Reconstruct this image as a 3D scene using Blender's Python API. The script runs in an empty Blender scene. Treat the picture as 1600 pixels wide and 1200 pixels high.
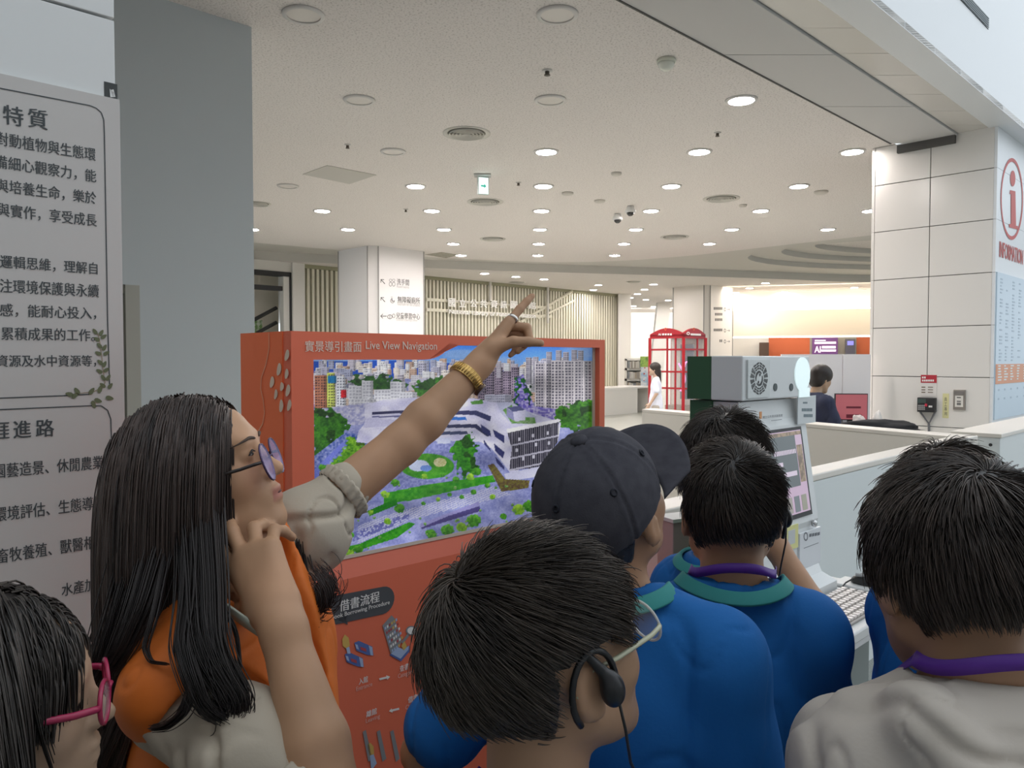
import bpy, bmesh, math, random
import numpy as np
from mathutils import Vector, Matrix, noise as mnoise
random.seed(7); RNG = np.random.default_rng(7)
SC = bpy.context.scene
COL = SC.collection
# ------------------------------------------------------------------ camera, world, exposure
F = 1200.0; CZ = 1.65; PITCH = math.atan(38 / 1200.0)
cam_d = bpy.data.cameras.new('camera'); cam_d.sensor_width = 36; cam_d.lens = 36 * F / 1600
cam_d.clip_start = 0.02; cam_d.clip_end = 200
cam = bpy.data.objects.new('camera', cam_d); COL.objects.link(cam)
cam.location = (0, 0, CZ); cam.rotation_euler = (math.pi / 2 - PITCH, 0, 0)
SC.camera = cam
SC.view_settings.view_transform = 'Standard'
SC.view_settings.look = 'None'
SC.view_settings.gamma = 1.0
SC.view_settings.use_curve_mapping = False
SC.view_settings.exposure = 0.0
W = bpy.data.worlds.new('daylight'); SC.world = W; W.use_nodes = True
W.node_tree.nodes['Background'].inputs[0].default_value = (0.86, 0.935, 1.0, 1)
W.node_tree.nodes['Background'].inputs[1].default_value = 1.42
SC.cycles.use_denoising = True; SC.cycles.adaptive_threshold = 0.025
SC.cycles.max_bounces = 8; SC.cycles.diffuse_bounces = 4; SC.cycles.transparent_max_bounces = 8
SC.cycles.sample_clamp_indirect = 4.0
LAMP = 225.0            # strength of the round ceiling lamps
# ------------------------------------------------------------------ pixel -> place helpers
CP, SP = math.cos(PITCH), math.sin(PITCH)
def ray(px, py):
    a = (px - 800) / F; b = (600 - py) / F
    return np.array([a, CP + b * SP, -SP + b * CP])
def atY(px, py, y):
    r = ray(px, py); t = y / r[1]
    return np.array([r[0] * t, y, CZ + r[2] * t])
def atZ(px, py, z):
    r = ray(px, py); t = (z - CZ) / r[2]
    return np.array([r[0] * t, r[1] * t, z])
def to_px(p):
    x, y, z = p[..., 0], p[..., 1], p[..., 2] - CZ
    yc = SP * y + CP * z; zc = CP * y - SP * z
    return 800 + F * x / zc, 600 - F * yc / zc
AU = math.radians(45.7)
UD = np.array([math.sin(AU), math.cos(AU), 0.0])      # building axis running away to the right
VD = np.array([-math.cos(AU), math.sin(AU), 0.0])     # building axis running away to the left
ZD = np.array([0, 0, 1.0])
CEIL = 4.1
class Fr:
    """a vertical plane: origin, horizontal axis A, up Z, normal N towards the viewer"""
    def __init__(s, O, A, N=None, Z=None):
        s.O = np.array(O, float); s.A = np.array(A, float) / np.linalg.norm(A)
        s.Z = ZD if Z is None else np.array(Z, float)
        n = np.cross(s.A, s.Z)
        if N is not None: n = np.array(N, float)
        s.N = n / np.linalg.norm(n)
    def pt(s, u, v, w=0.0): return s.O + s.A * u + s.Z * v + s.N * w
    def px(s, x, y):
        r = ray(x, y); c = np.array([0, 0, CZ])
        t = np.dot(s.O - c, s.N) / np.dot(r, s.N); p = c + r * t - s.O
        return float(np.dot(p, s.A)), float(np.dot(p, s.Z))
    def px3(s, x, y, w=0.0):
        u, v = s.px(x, y); return s.pt(u, v, w)
# ------------------------------------------------------------------ materials
def mat(name, col, rough=0.6, metal=0.0, emit=0.0, ecol=None, alpha=1.0, trans=0.0, noise=None, bump=None, spec=0.5, vcol=None, sss=0.0, coat=0.0):
    m = bpy.data.materials.new(name); m.use_nodes = True
    nt = m.node_tree; b = nt.nodes['Principled BSDF']; L = nt.links.new
    b.inputs['Base Color'].default_value = (*col, 1); b.inputs['Roughness'].default_value = rough
    b.inputs['Metallic'].default_value = metal; b.inputs['Specular IOR Level'].default_value = spec
    if emit: b.inputs['Emission Color'].default_value = (*(ecol or col), 1); b.inputs['Emission Strength'].default_value = emit
    if alpha < 1: b.inputs['Alpha'].default_value = alpha
    if trans: b.inputs['Transmission Weight'].default_value = trans
    if sss: b.inputs['Subsurface Weight'].default_value = sss; b.inputs['Subsurface Radius'].default_value = (0.02, 0.008, 0.004)
    if coat: b.inputs['Coat Weight'].default_value = coat; b.inputs['Coat Roughness'].default_value = 0.1
    if vcol:
        a = nt.nodes.new('ShaderNodeVertexColor'); a.layer_name = vcol
        L(a.outputs['Color'], b.inputs['Base Color'])
        if emit: L(a.outputs['Color'], b.inputs['Emission Color'])
    if noise or bump:
        tc = nt.nodes.new('ShaderNodeTexCoord')
    if noise:   # (scale, other colour, low, high, detail)
        n = nt.nodes.new('ShaderNodeTexNoise'); n.inputs['Scale'].default_value = noise[0]; n.inputs['Detail'].default_value = noise[4] if len(noise) > 4 else 3
        L(tc.outputs['Object'], n.inputs['Vector'])
        r = nt.nodes.new('ShaderNodeValToRGB'); r.color_ramp.elements[0].position = noise[2]; r.color_ramp.elements[1].position = noise[3]
        r.color_ramp.elements[0].color = (*noise[1], 1); r.color_ramp.elements[1].color = (*col, 1)
        L(n.outputs['Fac'], r.inputs['Fac']); L(r.outputs['Color'], b.inputs['Base Color'])
    if bump:    # (scale, strength, distance)
        n2 = nt.nodes.new('ShaderNodeTexNoise'); n2.inputs['Scale'].default_value = bump[0]; n2.inputs['Detail'].default_value = 4
        L(tc.outputs['Object'], n2.inputs['Vector'])
        bp = nt.nodes.new('ShaderNodeBump'); bp.inputs['Strength'].default_value = bump[1]; bp.inputs['Distance'].default_value = bump[2]
        L(n2.outputs['Fac'], bp.inputs['Height']); L(bp.outputs['Normal'], b.inputs['Normal'])
    return m
def srgb(r, g, b):
    f = lambda c: (c / 255 / 12.92) if c / 255 <= 0.04045 else ((c / 255 + 0.055) / 1.055) ** 2.4
    return (f(r), f(g), f(b))
# ------------------------------------------------------------------ object helpers
def tag(o, label=None, cat=None, group=None, kind=None):
    if label: o['label'] = label
    if cat: o['category'] = cat
    if group: o['group'] = group
    if kind: o['kind'] = kind
    return o
def empty(name, loc, label=None, cat=None, group=None):
    o = bpy.data.objects.new(name, None); COL.objects.link(o); o.location = loc; o.empty_display_size = 0.05
    return tag(o, label, cat, group)
def link_mesh(name, me, m, parent=None):
    o = bpy.data.objects.new(name, me); COL.objects.link(o)
    if m is not None:
        for q in (m if isinstance(m, (list, tuple)) else [m]): me.materials.append(q)
    if parent is not None:
        o.parent = parent
        q = parent; off = Vector((0, 0, 0))
        while q is not None: off += Vector(q.location); q = q.parent
        o.location = -off
    return o
def np_mesh(name, V, Q, m, parent=None, smooth=True, cols=None):
    """V (n,3), Q (k,4 or 3) int arrays -> one object"""
    V = np.asarray(V, np.float32); Q = np.asarray(Q, np.int32)
    me = bpy.data.meshes.new(name); k = Q.shape[1]
    me.vertices.add(len(V)); me.vertices.foreach_set('co', V.ravel())
    me.loops.add(Q.size); me.loops.foreach_set('vertex_index', Q.ravel())
    me.polygons.add(len(Q)); me.polygons.foreach_set('loop_start', np.arange(0, Q.size, k, dtype=np.int32))
    try: me.polygons.foreach_set('loop_total', np.full(len(Q), k, np.int32))
    except Exception: pass
    if cols is not None:
        a = me.color_attributes.new('tone', 'FLOAT_COLOR', 'POINT')
        c = np.ones((len(V), 4), np.float32); c[:, :3] = cols; a.data.foreach_set('color', c.ravel())
    me.update(calc_edges=True)
    if smooth: me.polygons.foreach_set('use_smooth', np.ones(len(Q), bool))
    return link_mesh(name, me, m, parent)
class MB:
    """collects shapes, then links them as ONE mesh object"""
    def __init__(s): s.v = []; s.f = []; s.mi = []; s.cur = 0
    def add(s, vs, fs):
        n = len(s.v); s.v += [tuple(map(float, p)) for p in vs]; s.f += [[i + n for i in f] for f in fs]; s.mi += [s.cur] * len(fs); return s
    def hexa(s, p):   # 8 points: bottom 4, top 4
        return s.add(p, [[3, 2, 1, 0], [4, 5, 6, 7], [0, 1, 5, 4], [1, 2, 6, 5], [2, 3, 7, 6], [3, 0, 4, 7]])
    def obox(s, O, a, b, c):
        O, a, b, c = (np.array(q, float) for q in (O, a, b, c))
        return s.hexa([O, O + a, O + a + b, O + b, O + c, O + a + c, O + a + b + c, O + b + c])
    def box(s, lo, hi):
        lo, hi = np.array(lo, float), np.array(hi, float); d = hi - lo
        return s.obox(lo, (d[0], 0, 0), (0, d[1], 0), (0, 0, d[2]))
    def fbox(s, fr, u0, v0, u1, v1, w0, w1):   # box on a plane frame, from depth w0 to w1 along its normal
        return s.hexa([fr.pt(u0, v0, w0), fr.pt(u1, v0, w0), fr.pt(u1, v1, w0), fr.pt(u0, v1, w0), fr.pt(u0, v0, w1), fr.pt(u1, v0, w1), fr.pt(u1, v1, w1), fr.pt(u0, v1, w1)])
    def poly(s, pts): return s.add(pts, [list(range(len(pts)))])
    def prism(s, pts, d):
        n = len(pts); pts = [np.array(p, float) for p in pts]; d = np.array(d, float)
        return s.add(pts + [p + d for p in pts], [list(range(n))[::-1], list(range(n, 2 * n))] + [[i, (i + 1) % n, n + (i + 1) % n, n + i] for i in range(n)])
    def fprism(s, fr, uv, w0, w1):
        return s.prism([fr.pt(u, v, w0) for u, v in uv], fr.N * (w1 - w0))
    def tube(s, pts, r, seg=8, closed=False, cap=True):
        pts = [np.array(p, float) for p in pts]; n = len(pts)
        rs = r if isinstance(r, (list, tuple, np.ndarray)) else [r] * n
        T = []
        for i in range(n):
            a = pts[(i - 1) % n] if (closed or i > 0) else pts[i]; b = pts[(i + 1) % n] if (closed or i < n - 1) else pts[i]
            t = b - a; T.append(t / (np.linalg.norm(t) + 1e-12))
        ref = np.array([0, 0, 1.0]) if abs(T[0][2]) < 0.9 else np.array([1.0, 0, 0])
        x = np.cross(T[0], ref); x /= np.linalg.norm(x); vs = []
        for i in range(n):
            x = x - T[i] * np.dot(x, T[i]); x /= np.linalg.norm(x) + 1e-12; y = np.cross(T[i], x)
            for k in range(seg):
                a = 2 * math.pi * k / seg; vs.append(pts[i] + rs[i] * (math.cos(a) * x + math.sin(a) * y))
        fs = []
        for i in range(n if closed else n - 1):
            j = (i + 1) % n
            for k in range(seg): fs.append([i * seg + k, i * seg + (k + 1) % seg, j * seg + (k + 1) % seg, j * seg + k])
        if cap and not closed: fs += [list(range(seg))[::-1], [(n - 1) * seg + k for k in range(seg)]]
        return s.add(vs, fs)
    def lathe(s, C, prof, seg=24, X=(1, 0, 0), Y=(0, 1, 0), Z=(0, 0, 1), capa=True, capb=True):   # prof: (r, h)
        C, X, Y, Z = (np.array(q, float) for q in (C, X, Y, Z)); vs = []; fs = []; n = len(prof)
        for r, h in prof:
            for k in range(seg):
                a = 2 * math.pi * k / seg; vs.append(C + r * (math.cos(a) * X + math.sin(a) * Y) + h * Z)
        for i in range(n - 1):
            for k in range(seg): fs.append([i * seg + k, i * seg + (k + 1) % seg, (i + 1) * seg + (k + 1) % seg, (i + 1) * seg + k])
        if capa: fs.append(list(range(seg))[::-1])
        if capb: fs.append([(n - 1) * seg + k for k in range(seg)])
        return s.add(vs, fs)
    def band(s, pts, ups, w, t):   # a flat strap through pts, width along ups
        n = len(pts); vs = []; fs = []
        for i in range(n):
            p = np.array(pts[i], float); a = np.array(pts[max(i - 1, 0)], float); b = np.array(pts[min(i + 1, n - 1)], float)
            u = np.array(ups[i], float); u /= np.linalg.norm(u); tg = b - a; tg /= np.linalg.norm(tg); q = np.cross(tg, u); q /= np.linalg.norm(q) + 1e-9
            vs += [p - u * w / 2 - q * t / 2, p + u * w / 2 - q * t / 2, p + u * w / 2 + q * t / 2, p - u * w / 2 + q * t / 2]
        for i in range(n - 1):
            for k in range(4): fs.append([4 * i + k, 4 * i + (k + 1) % 4, 4 * i + 4 + (k + 1) % 4, 4 * i + 4 + k])
        fs += [[3, 2, 1, 0], [4 * n - 4, 4 * n - 3, 4 * n - 2, 4 * n - 1]]
        return s.add(vs, fs)
    def build(s, name, m, parent=None, smooth=False, bev=0.0):
        me = bpy.data.meshes.new(name); me.from_pydata(s.v, [], s.f); me.update()
        bm = bmesh.new(); bm.from_mesh(me); bmesh.ops.recalc_face_normals(bm, faces=bm.faces); bm.to_mesh(me); bm.free()
        if smooth: me.polygons.foreach_set('use_smooth', np.ones(len(me.polygons), bool))
        o = link_mesh(name, me, m, parent)
        if len(set(s.mi)) > 1: me.polygons.foreach_set('material_index', np.array(s.mi, np.int32))
        if bev:
            b = o.modifiers.new('edge', 'BEVEL'); b.width = bev; b.segments = 2; b.limit_method = 'ANGLE'
        return o
_txt = {}
def glyphs(t, bold=0.0):
    """the flat outline mesh of a line of writing: verts (n,2) and faces, unit text size"""
    key = (t, bold)
    if key not in _txt:
        c = bpy.data.curves.new('t', 'FONT'); c.body = t; c.size = 1.0; c.offset = bold; c.resolution_u = 2
        o = bpy.data.objects.new('t', c); COL.objects.link(o)
        dg = bpy.context.evaluated_depsgraph_get(); me = o.evaluated_get(dg).to_mesh()
        V = np.empty(len(me.vertices) * 3, np.float32); me.vertices.foreach_get('co', V)
        Fc = [list(p.vertices) for p in me.polygons]
        _txt[key] = (V.reshape(-1, 3)[:, :2].copy(), Fc)
        bpy.data.objects.remove(o); bpy.data.curves.remove(c)
    return _txt[key]
def write(mb, fr, t, quad=None, box=None, w=0.002, bold=0.0):
    """text fitted into box=(u0,v0,u1,v1) of frame fr (or from the photo points quad=(x0,y0,x1,y1): lower left, upper right)"""
    V, Fc = glyphs(t)
    if len(V) == 0: return
    lo, hi = V.min(0), V.max(0)
    if quad: u0, v0 = fr.px(quad[0], quad[1]); u1, v1 = fr.px(quad[2], quad[3])
    else: u0, v0, u1, v1 = box
    sc = (V - lo) / np.maximum(hi - lo, 1e-6); e = bold * abs(v1 - v0) * .9
    for k, dx in enumerate((-e, e) if bold else (0,)):
        mb.add([fr.pt(u0 + a * (u1 - u0) + dx, v0 + b * (v1 - v0) + dx * .3, w + k * .0002) for a, b in sc], Fc)
# ------------------------------------------------------------------ the setting
M = {}
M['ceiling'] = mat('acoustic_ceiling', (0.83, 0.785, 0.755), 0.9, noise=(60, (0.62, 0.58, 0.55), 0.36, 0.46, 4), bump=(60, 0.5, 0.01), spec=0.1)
M['recess'] = mat('recess_shade_grey', (0.66, 0.64, 0.60), 0.8, spec=0.2)  # grey shade of the unlit recess put into the colour
M['soffit'] = mat('soffit_panel', (0.62, 0.61, 0.60), 0.55, spec=0.3)
M['gloss_panel'] = mat('gloss_soffit_panel', (0.70, 0.67, 0.62), 0.12, spec=0.6)
M['joint'] = mat('dark_joint', (0.10, 0.095, 0.09), 0.8)
M['fascia'] = mat('fascia_white', (0.86, 0.88, 0.90), 0.35, bump=(3, 0.03, 0.01))
M['panel'] = mat('pillar_panel', (0.84, 0.81, 0.77), 0.22, bump=(2, 0.02, 0.01), spec=0.4)
M['white_panel'] = mat('white_panel', (0.78, 0.79, 0.78), 0.3, bump=(2, 0.02, 0.01))
M['bluegrey'] = mat('bluegrey_paint', (0.56, 0.61, 0.625), 0.75, bump=(40, 0.08, 0.004), spec=0.2)
M['door'] = mat('door_paint', (0.36, 0.36, 0.31), 0.6)
M['white'] = mat('white_paint', (0.80, 0.78, 0.74), 0.6)
M['cream'] = mat('cream_laminate', (0.80, 0.75, 0.68), 0.35)
M['desk'] = mat('desk_laminate', (0.76, 0.80, 0.80), 0.3, bump=(3, 0.02, 0.01))
M['dark'] = mat('dark_metal', (0.03, 0.03, 0.032), 0.5)
M['orange_wall'] = mat('orange_wall', (0.62, 0.14, 0.05), 0.5)
M['glass'] = mat('clear_glass', (0.9, 0.95, 0.95), 0.03, alpha=0.18)
# floor: terrazzo with fine chips
def floor_mat():
    m = mat('terrazzo', (0.62, 0.62, 0.57), 0.3, noise=(90, (0.38, 0.40, 0.36), 0.35, 0.62, 5), spec=0.4)
    return m
M['floor'] = floor_mat()
S1 = np.array([0.689, 5.23, 0]); S2 = np.array([1.604, 5.23, 0]); S3 = np.array([2.375, 5.23, 0])
def on(S, t, z): return np.array([S[0] + UD[0] * t, S[1] + UD[1] * t, z])
M['floor_atrium'] = mat('atrium_terrazzo', (0.27, 0.28, 0.26), 0.35, noise=(110, (0.15, 0.165, 0.15), 0.35, 0.62, 5), spec=0.4)
q0, q1 = on(S3, -30, 0), on(S3, 44, 0)
MB().prism([q0, (q0[0], 52, 0), (q1[0], 52, 0), q1], (0, 0, -.2)).build('floor', M['floor'])['kind'] = 'structure'
MB().prism([q0, q1, (q1[0] + 12, q1[1], 0), (q1[0] + 12, q0[1], 0)], (0, 0, -.2)).build('floor_atrium', M['floor_atrium'])['kind'] = 'structure'
# ceiling with the stepped oval recess
def smooth_loop(pts, n=3):
    pts = [np.array(p, float) for p in pts]
    for _ in range(n):
        q = []
        for i in range(len(pts)):
            a, b = pts[i], pts[(i + 1) % len(pts)]; q += [a * .75 + b * .25, a * .25 + b * .75]
        pts = q
    return pts
def in_loop(x, y, L):
    m = False
    for (x0, y0), (x1, y1) in zip(L, L[1:] + L[:1]):
        if (y0 > y) != (y1 > y) and x < (x1 - x0) * (y - y0) / (y1 - y0) + x0: m = not m
    return m
def holed(name, outer, hole, z, m):
    from mathutils.geometry import delaunay_2d_cdt
    O_ = [(float(p[0]), float(p[1])) for p in outer]; H_ = [(float(p[0]), float(p[1])) for p in hole] if hole is not None else []
    P = O_ + H_; n = len(O_); k = len(H_); ed = [(i, (i + 1) % n) for i in range(n)] + [(n + i, n + (i + 1) % k) for i in range(k)]
    vs, _, fs, *_r = delaunay_2d_cdt([Vector(p) for p in P], ed, [], 0, 1e-5)
    fs = [f for f in fs if in_loop(sum(vs[i].x for i in f) / 3, sum(vs[i].y for i in f) / 3, O_) and not (H_ and in_loop(sum(vs[i].x for i in f) / 3, sum(vs[i].y for i in f) / 3, H_))]
    me = bpy.data.meshes.new(name); me.from_pydata([(v.x, v.y, z) for v in vs], [], [list(f)[::-1] for f in fs]); me.update(); return me
def skirt(mb, loop, z0, z1):
    n = len(loop); mb.add([(p[0], p[1], z0) for p in loop] + [(p[0], p[1], z1) for p in loop], [[i, (i + 1) % n, n + (i + 1) % n, n + i] for i in range(n)])
rec = smooth_loop([(-9, 13.6), (-5.41, 16.15), (-2.1, 18.6), (2.6, 19.9), (7.05, 15.2), (11, 11.4), (18, 15), (19, 24.9), (11.4, 24.6), (6.8, 23.0), (3, 22.1), (-2.44, 20.7), (-9.5, 17.4)], 2)
ell = lambda a, b, c=(12.3, 19.7), n=56: [(c[0] + a * math.cos(2 * math.pi * k / n), c[1] + b * math.sin(2 * math.pi * k / n)) for k in range(n)]
E1, E2, E3 = ell(6.2, 3.3), ell(5.35, 2.65), ell(4.5, 2.05)
s1a, s1b = on(S1, -14, 0), on(S1, 34, 0)
ceil = link_mesh('ceiling', holed('ceiling', [s1a, s1b, (26, 52), (-30, 52), (-30, -3.2), (-9.4, -3.2)], rec, CEIL, None), M['ceiling']); ceil['kind'] = 'structure'
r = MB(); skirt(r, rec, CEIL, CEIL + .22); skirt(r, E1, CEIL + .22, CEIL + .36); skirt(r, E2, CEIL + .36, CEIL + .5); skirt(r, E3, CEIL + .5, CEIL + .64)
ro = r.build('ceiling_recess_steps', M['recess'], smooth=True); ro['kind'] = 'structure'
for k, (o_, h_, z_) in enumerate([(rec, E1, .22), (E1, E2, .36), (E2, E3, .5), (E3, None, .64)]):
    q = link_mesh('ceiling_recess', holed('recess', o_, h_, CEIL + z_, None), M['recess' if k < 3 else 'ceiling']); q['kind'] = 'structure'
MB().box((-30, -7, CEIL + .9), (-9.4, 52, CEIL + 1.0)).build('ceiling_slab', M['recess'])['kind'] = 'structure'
# soffit strips along the atrium edge
sf = MB()
tj = [-13, -9.4, -7.6, -5.8, -4.0, -2.2, -.42, 1.36, 3.15, 4.95]
for a, b in zip(tj[:-1], tj[1:]):
    p = on(S1, a + .008, CEIL - .03); e = on(S2, a + .008, CEIL - .03)
    sf.obox(p, UD * (b - a - .012), (e - p) * .985, (0, 0, .05))
sf.build('ceiling_soffit', M['soffit'], bev=.004)['kind'] = 'structure'
sl_ = MB(); sl_.obox(on(S1, -13, CEIL - .037), UD * 17.95, (.022, 0, 0), (0, 0, .0065)); sl_.build('trim_7', M['joint'])['kind'] = 'structure'
sg = MB()
for k in range(-20, 22):
    a = .05 + k * .672; p = on(S2, a + .005, CEIL - .01); e = on(S3, a + .005, CEIL - .01)
    sg.obox(p, UD * .664, (e - p), (0, 0, .05))
sg.build('ceiling_gloss_soffit', M['gloss_panel'])['kind'] = 'structure'
NR0 = np.array([UD[1], -UD[0], 0])
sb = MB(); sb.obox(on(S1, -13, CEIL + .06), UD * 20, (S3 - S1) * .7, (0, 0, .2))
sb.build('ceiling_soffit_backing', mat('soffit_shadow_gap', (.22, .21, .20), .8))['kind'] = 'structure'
# white fascia of the tall atrium above the soffit edge
NR = np.array([UD[1], -UD[0], 0])
fa = MB(); fa.obox(on(S3, -14, CEIL - .015), UD * 44, -NR * .25, (0, 0, 8.0)); fa.build('wall_atrium_fascia', M['fascia'])['kind'] = 'structure'
ffr = Fr(on(S3, 0, 0), UD)
gv = empty('air_grille', ffr.px3(1522, 22, 0), 'slim slatted air grille high on the white fascia', 'vent')
g = MB(); gf = MB()
u0 = ffr.px(1500, 8)[0]; u1, v0 = ffr.px(1544, 46); v1 = ffr.px(1544, 29)[1]; hh = 0.0
gf.fbox(ffr, u0 - .6, v0 - hh, u1, v0 + hh, 0.0, .006)
for k in range(5):
    v = v0 + (v1 - v0) * (k + .3) / 5; g.fbox(ffr, u0 - .58, v, u1 - .02, v + (v1 - v0) * .1, .006, .012)
gf.build('grille_frame', M['fascia'], gv); g.build('grille_slats', mat('grille_dark', (.25, .28, .3), .5), gv)
# unseen wall added behind the camera to cut the fill light from the front
MB().box((-30, -3.4, 0), (40, -3.2, 9)).build('wall_light_block', mat('light_block_wall', (.70, .69, .68), .7))['kind'] = 'structure'
# ---- right pillar clad in panels
PL = np.array([4.185, 9.0, 0]); PFr = Fr(PL, -VD)          # face that looks to the near left
WP = 1.268; zj = [.0, .354, .907, 1.46, 2.015, 2.57, 3.125, 3.66, CEIL]
um = PFr.px(1450, 500)[0]
pp = MB()
for z0, z1 in zip(zj[:-1], zj[1:]):
    cols = [(.035, um), (um, WP - .02)] if z0 > 1.4 else [(.035, WP - .02)]
    for a, b in cols: pp.fbox(PFr, a + .004, z0 + .004, b - .004, z1 - .004, -.05, 0)
    pp.fbox(PFr, 0, z0 + .001, .033, z1 - .001, -.06, -.004)
pp.build('wall_pillar_cladding', M['panel'], bev=.003)['kind'] = 'structure'
pc = MB(); pc.obox(PFr.pt(.01, 0, -.02), -VD * (WP - .02), UD * 3.2, (0, 0, CEIL)); pc.build('wall_pillar_core', M['joint'])['kind'] = 'structure'
PR = PFr.pt(WP, 0); PGr = Fr(PR, UD)                          # face that looks to the near right, daylit
pg = MB()
for z0, z1 in zip(zj[:-1], zj[1:]): pg.fbox(PGr, 0.0, z0 + .002, 3.2, z1 - .002, -.03, .0)
pg.build('wall_pillar_right', M['fascia'])['kind'] = 'structure'
uu = [PFr.px(1404, 215)[0], PFr.px(1494, 215)[0]]
MB().fbox(PFr, uu[0], CEIL - .115, uu[1], CEIL - .03, .001, .05).build('trim_1', M['joint'])['kind'] = 'structure'
# ---- left pillar with the poster, blue-grey wall with the door niche
LE = atY(187, 560, 2.2); LE[2] = 0; LFr = Fr(LE, UD)
lp = MB()
lz = [0, .88, 1.9, 2.61, 3.4, 4.2, 5.2, 6.2]
for z0, z1 in zip(lz[:-1], lz[1:]): lp.fbox(LFr, -2.6, z0 + .004, 0, z1 - .004, -.06, 0)
lp.build('wall_left', M['white_panel'], bev=.002)['kind'] = 'structure'
lc = MB(); lc.obox(LFr.pt(-2.6, 0, -.06), UD * 2.59, VD * .8, (0, 0, 6.2)); lc.build('wall_left_core', M['white_panel'])['kind'] = 'structure'
lj = MB(); lj.fbox(LFr, -2.6, 0, -.004, 6.2, -.055, -.045); lj.build('trim_2', M['joint'])['kind'] = 'structure'
BE = np.array([-1.92, 5.74, 0]); BFr = Fr(BE, UD)
un, vn = BFr.px(218, 446)
bw = MB(); bw.fbox(BFr, un, 0, 0, CEIL, -1.6, 0); bw.fbox(BFr, -9, vn, un, CEIL, -1.6, 0); bw.fbox(BFr, -9, 0, un - 1.6, vn, -1.6, 0)
bw.build('wall_bluegrey', M['bluegrey'])['kind'] = 'structure'
dr = MB(); dr.fbox(BFr, un - 1.6, 0, un - .0, vn, -.42, -.36); d_o = dr.build('door_1', M['door']); d_o['kind'] = 'structure'
df = MB(); df.fbox(BFr, un - .09, 0, un - .0, vn, -.36, -.0); df.fbox(BFr, un - 1.6, vn - .06, un, vn, -.36, -.02); df.build('trim_3', mat('door_frame_paint', (.42, .42, .37), .6))['kind'] = 'structure'
# ---- far screen wall of slats (runs along the building axis)
SLO = np.array([-2.54, 22.6, 0]); SFr = Fr(SLO, UD)
ua = SFr.px(471, 480)[0]; ub = SFr.px(966, 480)[0]
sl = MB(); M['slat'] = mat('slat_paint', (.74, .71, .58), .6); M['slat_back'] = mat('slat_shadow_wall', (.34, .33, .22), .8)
n = 96
for k in range(n):
    u = ua + .05 + (ub - ua - .1) * k / (n - 1)
    sl.fbox(SFr, u - .035, 0.0, u + .035, CEIL - .02, -.06, .04)
so = sl.build('wall_slats', M['slat']); so['kind'] = 'structure'
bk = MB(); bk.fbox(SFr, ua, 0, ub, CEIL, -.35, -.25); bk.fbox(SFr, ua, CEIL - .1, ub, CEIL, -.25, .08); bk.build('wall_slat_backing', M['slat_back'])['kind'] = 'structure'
rl = MB()
for yy in (470.5, 486):
    v = SFr.px(700, yy)[1]; rl.fbox(SFr, SFr.px(664, yy)[0], v - .045, SFr.px(860, yy)[0], v + .045, .04, .08)
p0 = SFr.px3(796, 520, .05); p1 = SFr.px3(868, 432, .05); 
rl.tube([SFr.px3(812, 503, .06), SFr.px3(892, 455, .06)], .05, 6); rl.tube([SFr.px3(838, 498, .06), SFr.px3(895, 470, .06)], .04, 6)
rl.build('trim_4', M['slat'])['kind'] = 'structure'
# window and stair opening left of the slats
wo = MB(); xf = lambda x: SFr.px(x, 450)[0]
wo.fbox(SFr, xf(452), 0, xf(471), CEIL, -.1, .18); wo.fbox(SFr, xf(330), CEIL - .25, xf(452), CEIL, -.1, .1); wo.fbox(SFr, xf(440), 0, xf(449), CEIL - .3, -.1, .1)
wo.build('trim_5', M['white'])['kind'] = 'structure'
wd = MB(); wd.fbox(SFr, xf(330), CEIL - .36, xf(452), CEIL - .25, -.1, .12); wd.fbox(SFr, xf(449), 0, xf(452), CEIL - .25, -.1, .12)
v1_ = SFr.px(420, 450)[1]; wd.fbox(SFr, xf(330), v1_ - .05, xf(440), v1_ + .06, -.1, .05)
wd.tube([SFr.px3(398, 503, -.3), SFr.px3(441, 480, -.3)], .05, 6); wd.tube([SFr.px3(410, 520, -.3), SFr.px3(441, 503, -.3)], .05, 6)
wd.build('window_1', M['dark'])['kind'] = 'structure'
wb = MB(); wb.fbox(SFr, xf(300), 0, xf(470), CEIL, -1.3, -1.2); wb.build('wall_stair_hall', M['cream'])['kind'] = 'structure'
gm = mat('green_garden_view', (.22, .38, .14), .8, noise=(9, (.75, .82, .7), .42, .55, 5))
wg = MB(); wg.fbox(SFr, xf(300), 0, xf(441), SFr.px(420, 497)[1], -1.2, -1.1); wg.build('window_2', gm)['kind'] = 'structure'
MB().fbox(SFr, xf(478), SFr.px(478, 480)[1] - 1.0, xf(484) , SFr.px(478, 452)[1], .02, .03)
# ---- middle pillar with the direction signs
def pillar(name, xl, xc0, xc1, xr, ytop, m, dcorner):
    """octagon-cut pillar: left face xl..xc0, chamfer xc0..xc1, right face xc1..xr"""
    c0 = atY(xc0, 560, dcorner); c1 = atY(xc1, 560, dcorner + .02); c0[2] = c1[2] = 0
    def along(c, d, px):
        k = (px - 800) / F; t = (k * c[1] - c[0]) / (d[0] - k * d[1]); return c + d * t
    l = along(c0, VD, xl); rr = along(c1, UD, xr)
    far = l + (rr - c1) + (rr - c1) * .1
    pts = [l, c0, c1, rr, rr + (l - c0), l + (rr - c1)]
    mb = MB(); mb.prism(pts, (0, 0, CEIL)); o = mb.build(name, m); o['kind'] = 'structure'
    j = MB()
    for c, ax in ((l, None), (c0, None), (c1, None), (rr, None)):
        j.box((c[0] - .012, c[1] - .02, 0), (c[0] + .012, c[1] + .01, CEIL - .01))
    jo = j.build('trim_6', mat('pillar_joint', (.35, .34, .33), .6)); jo['kind'] = 'structure'
    return Fr(l, c0 - l), Fr(c1, UD)
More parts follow.
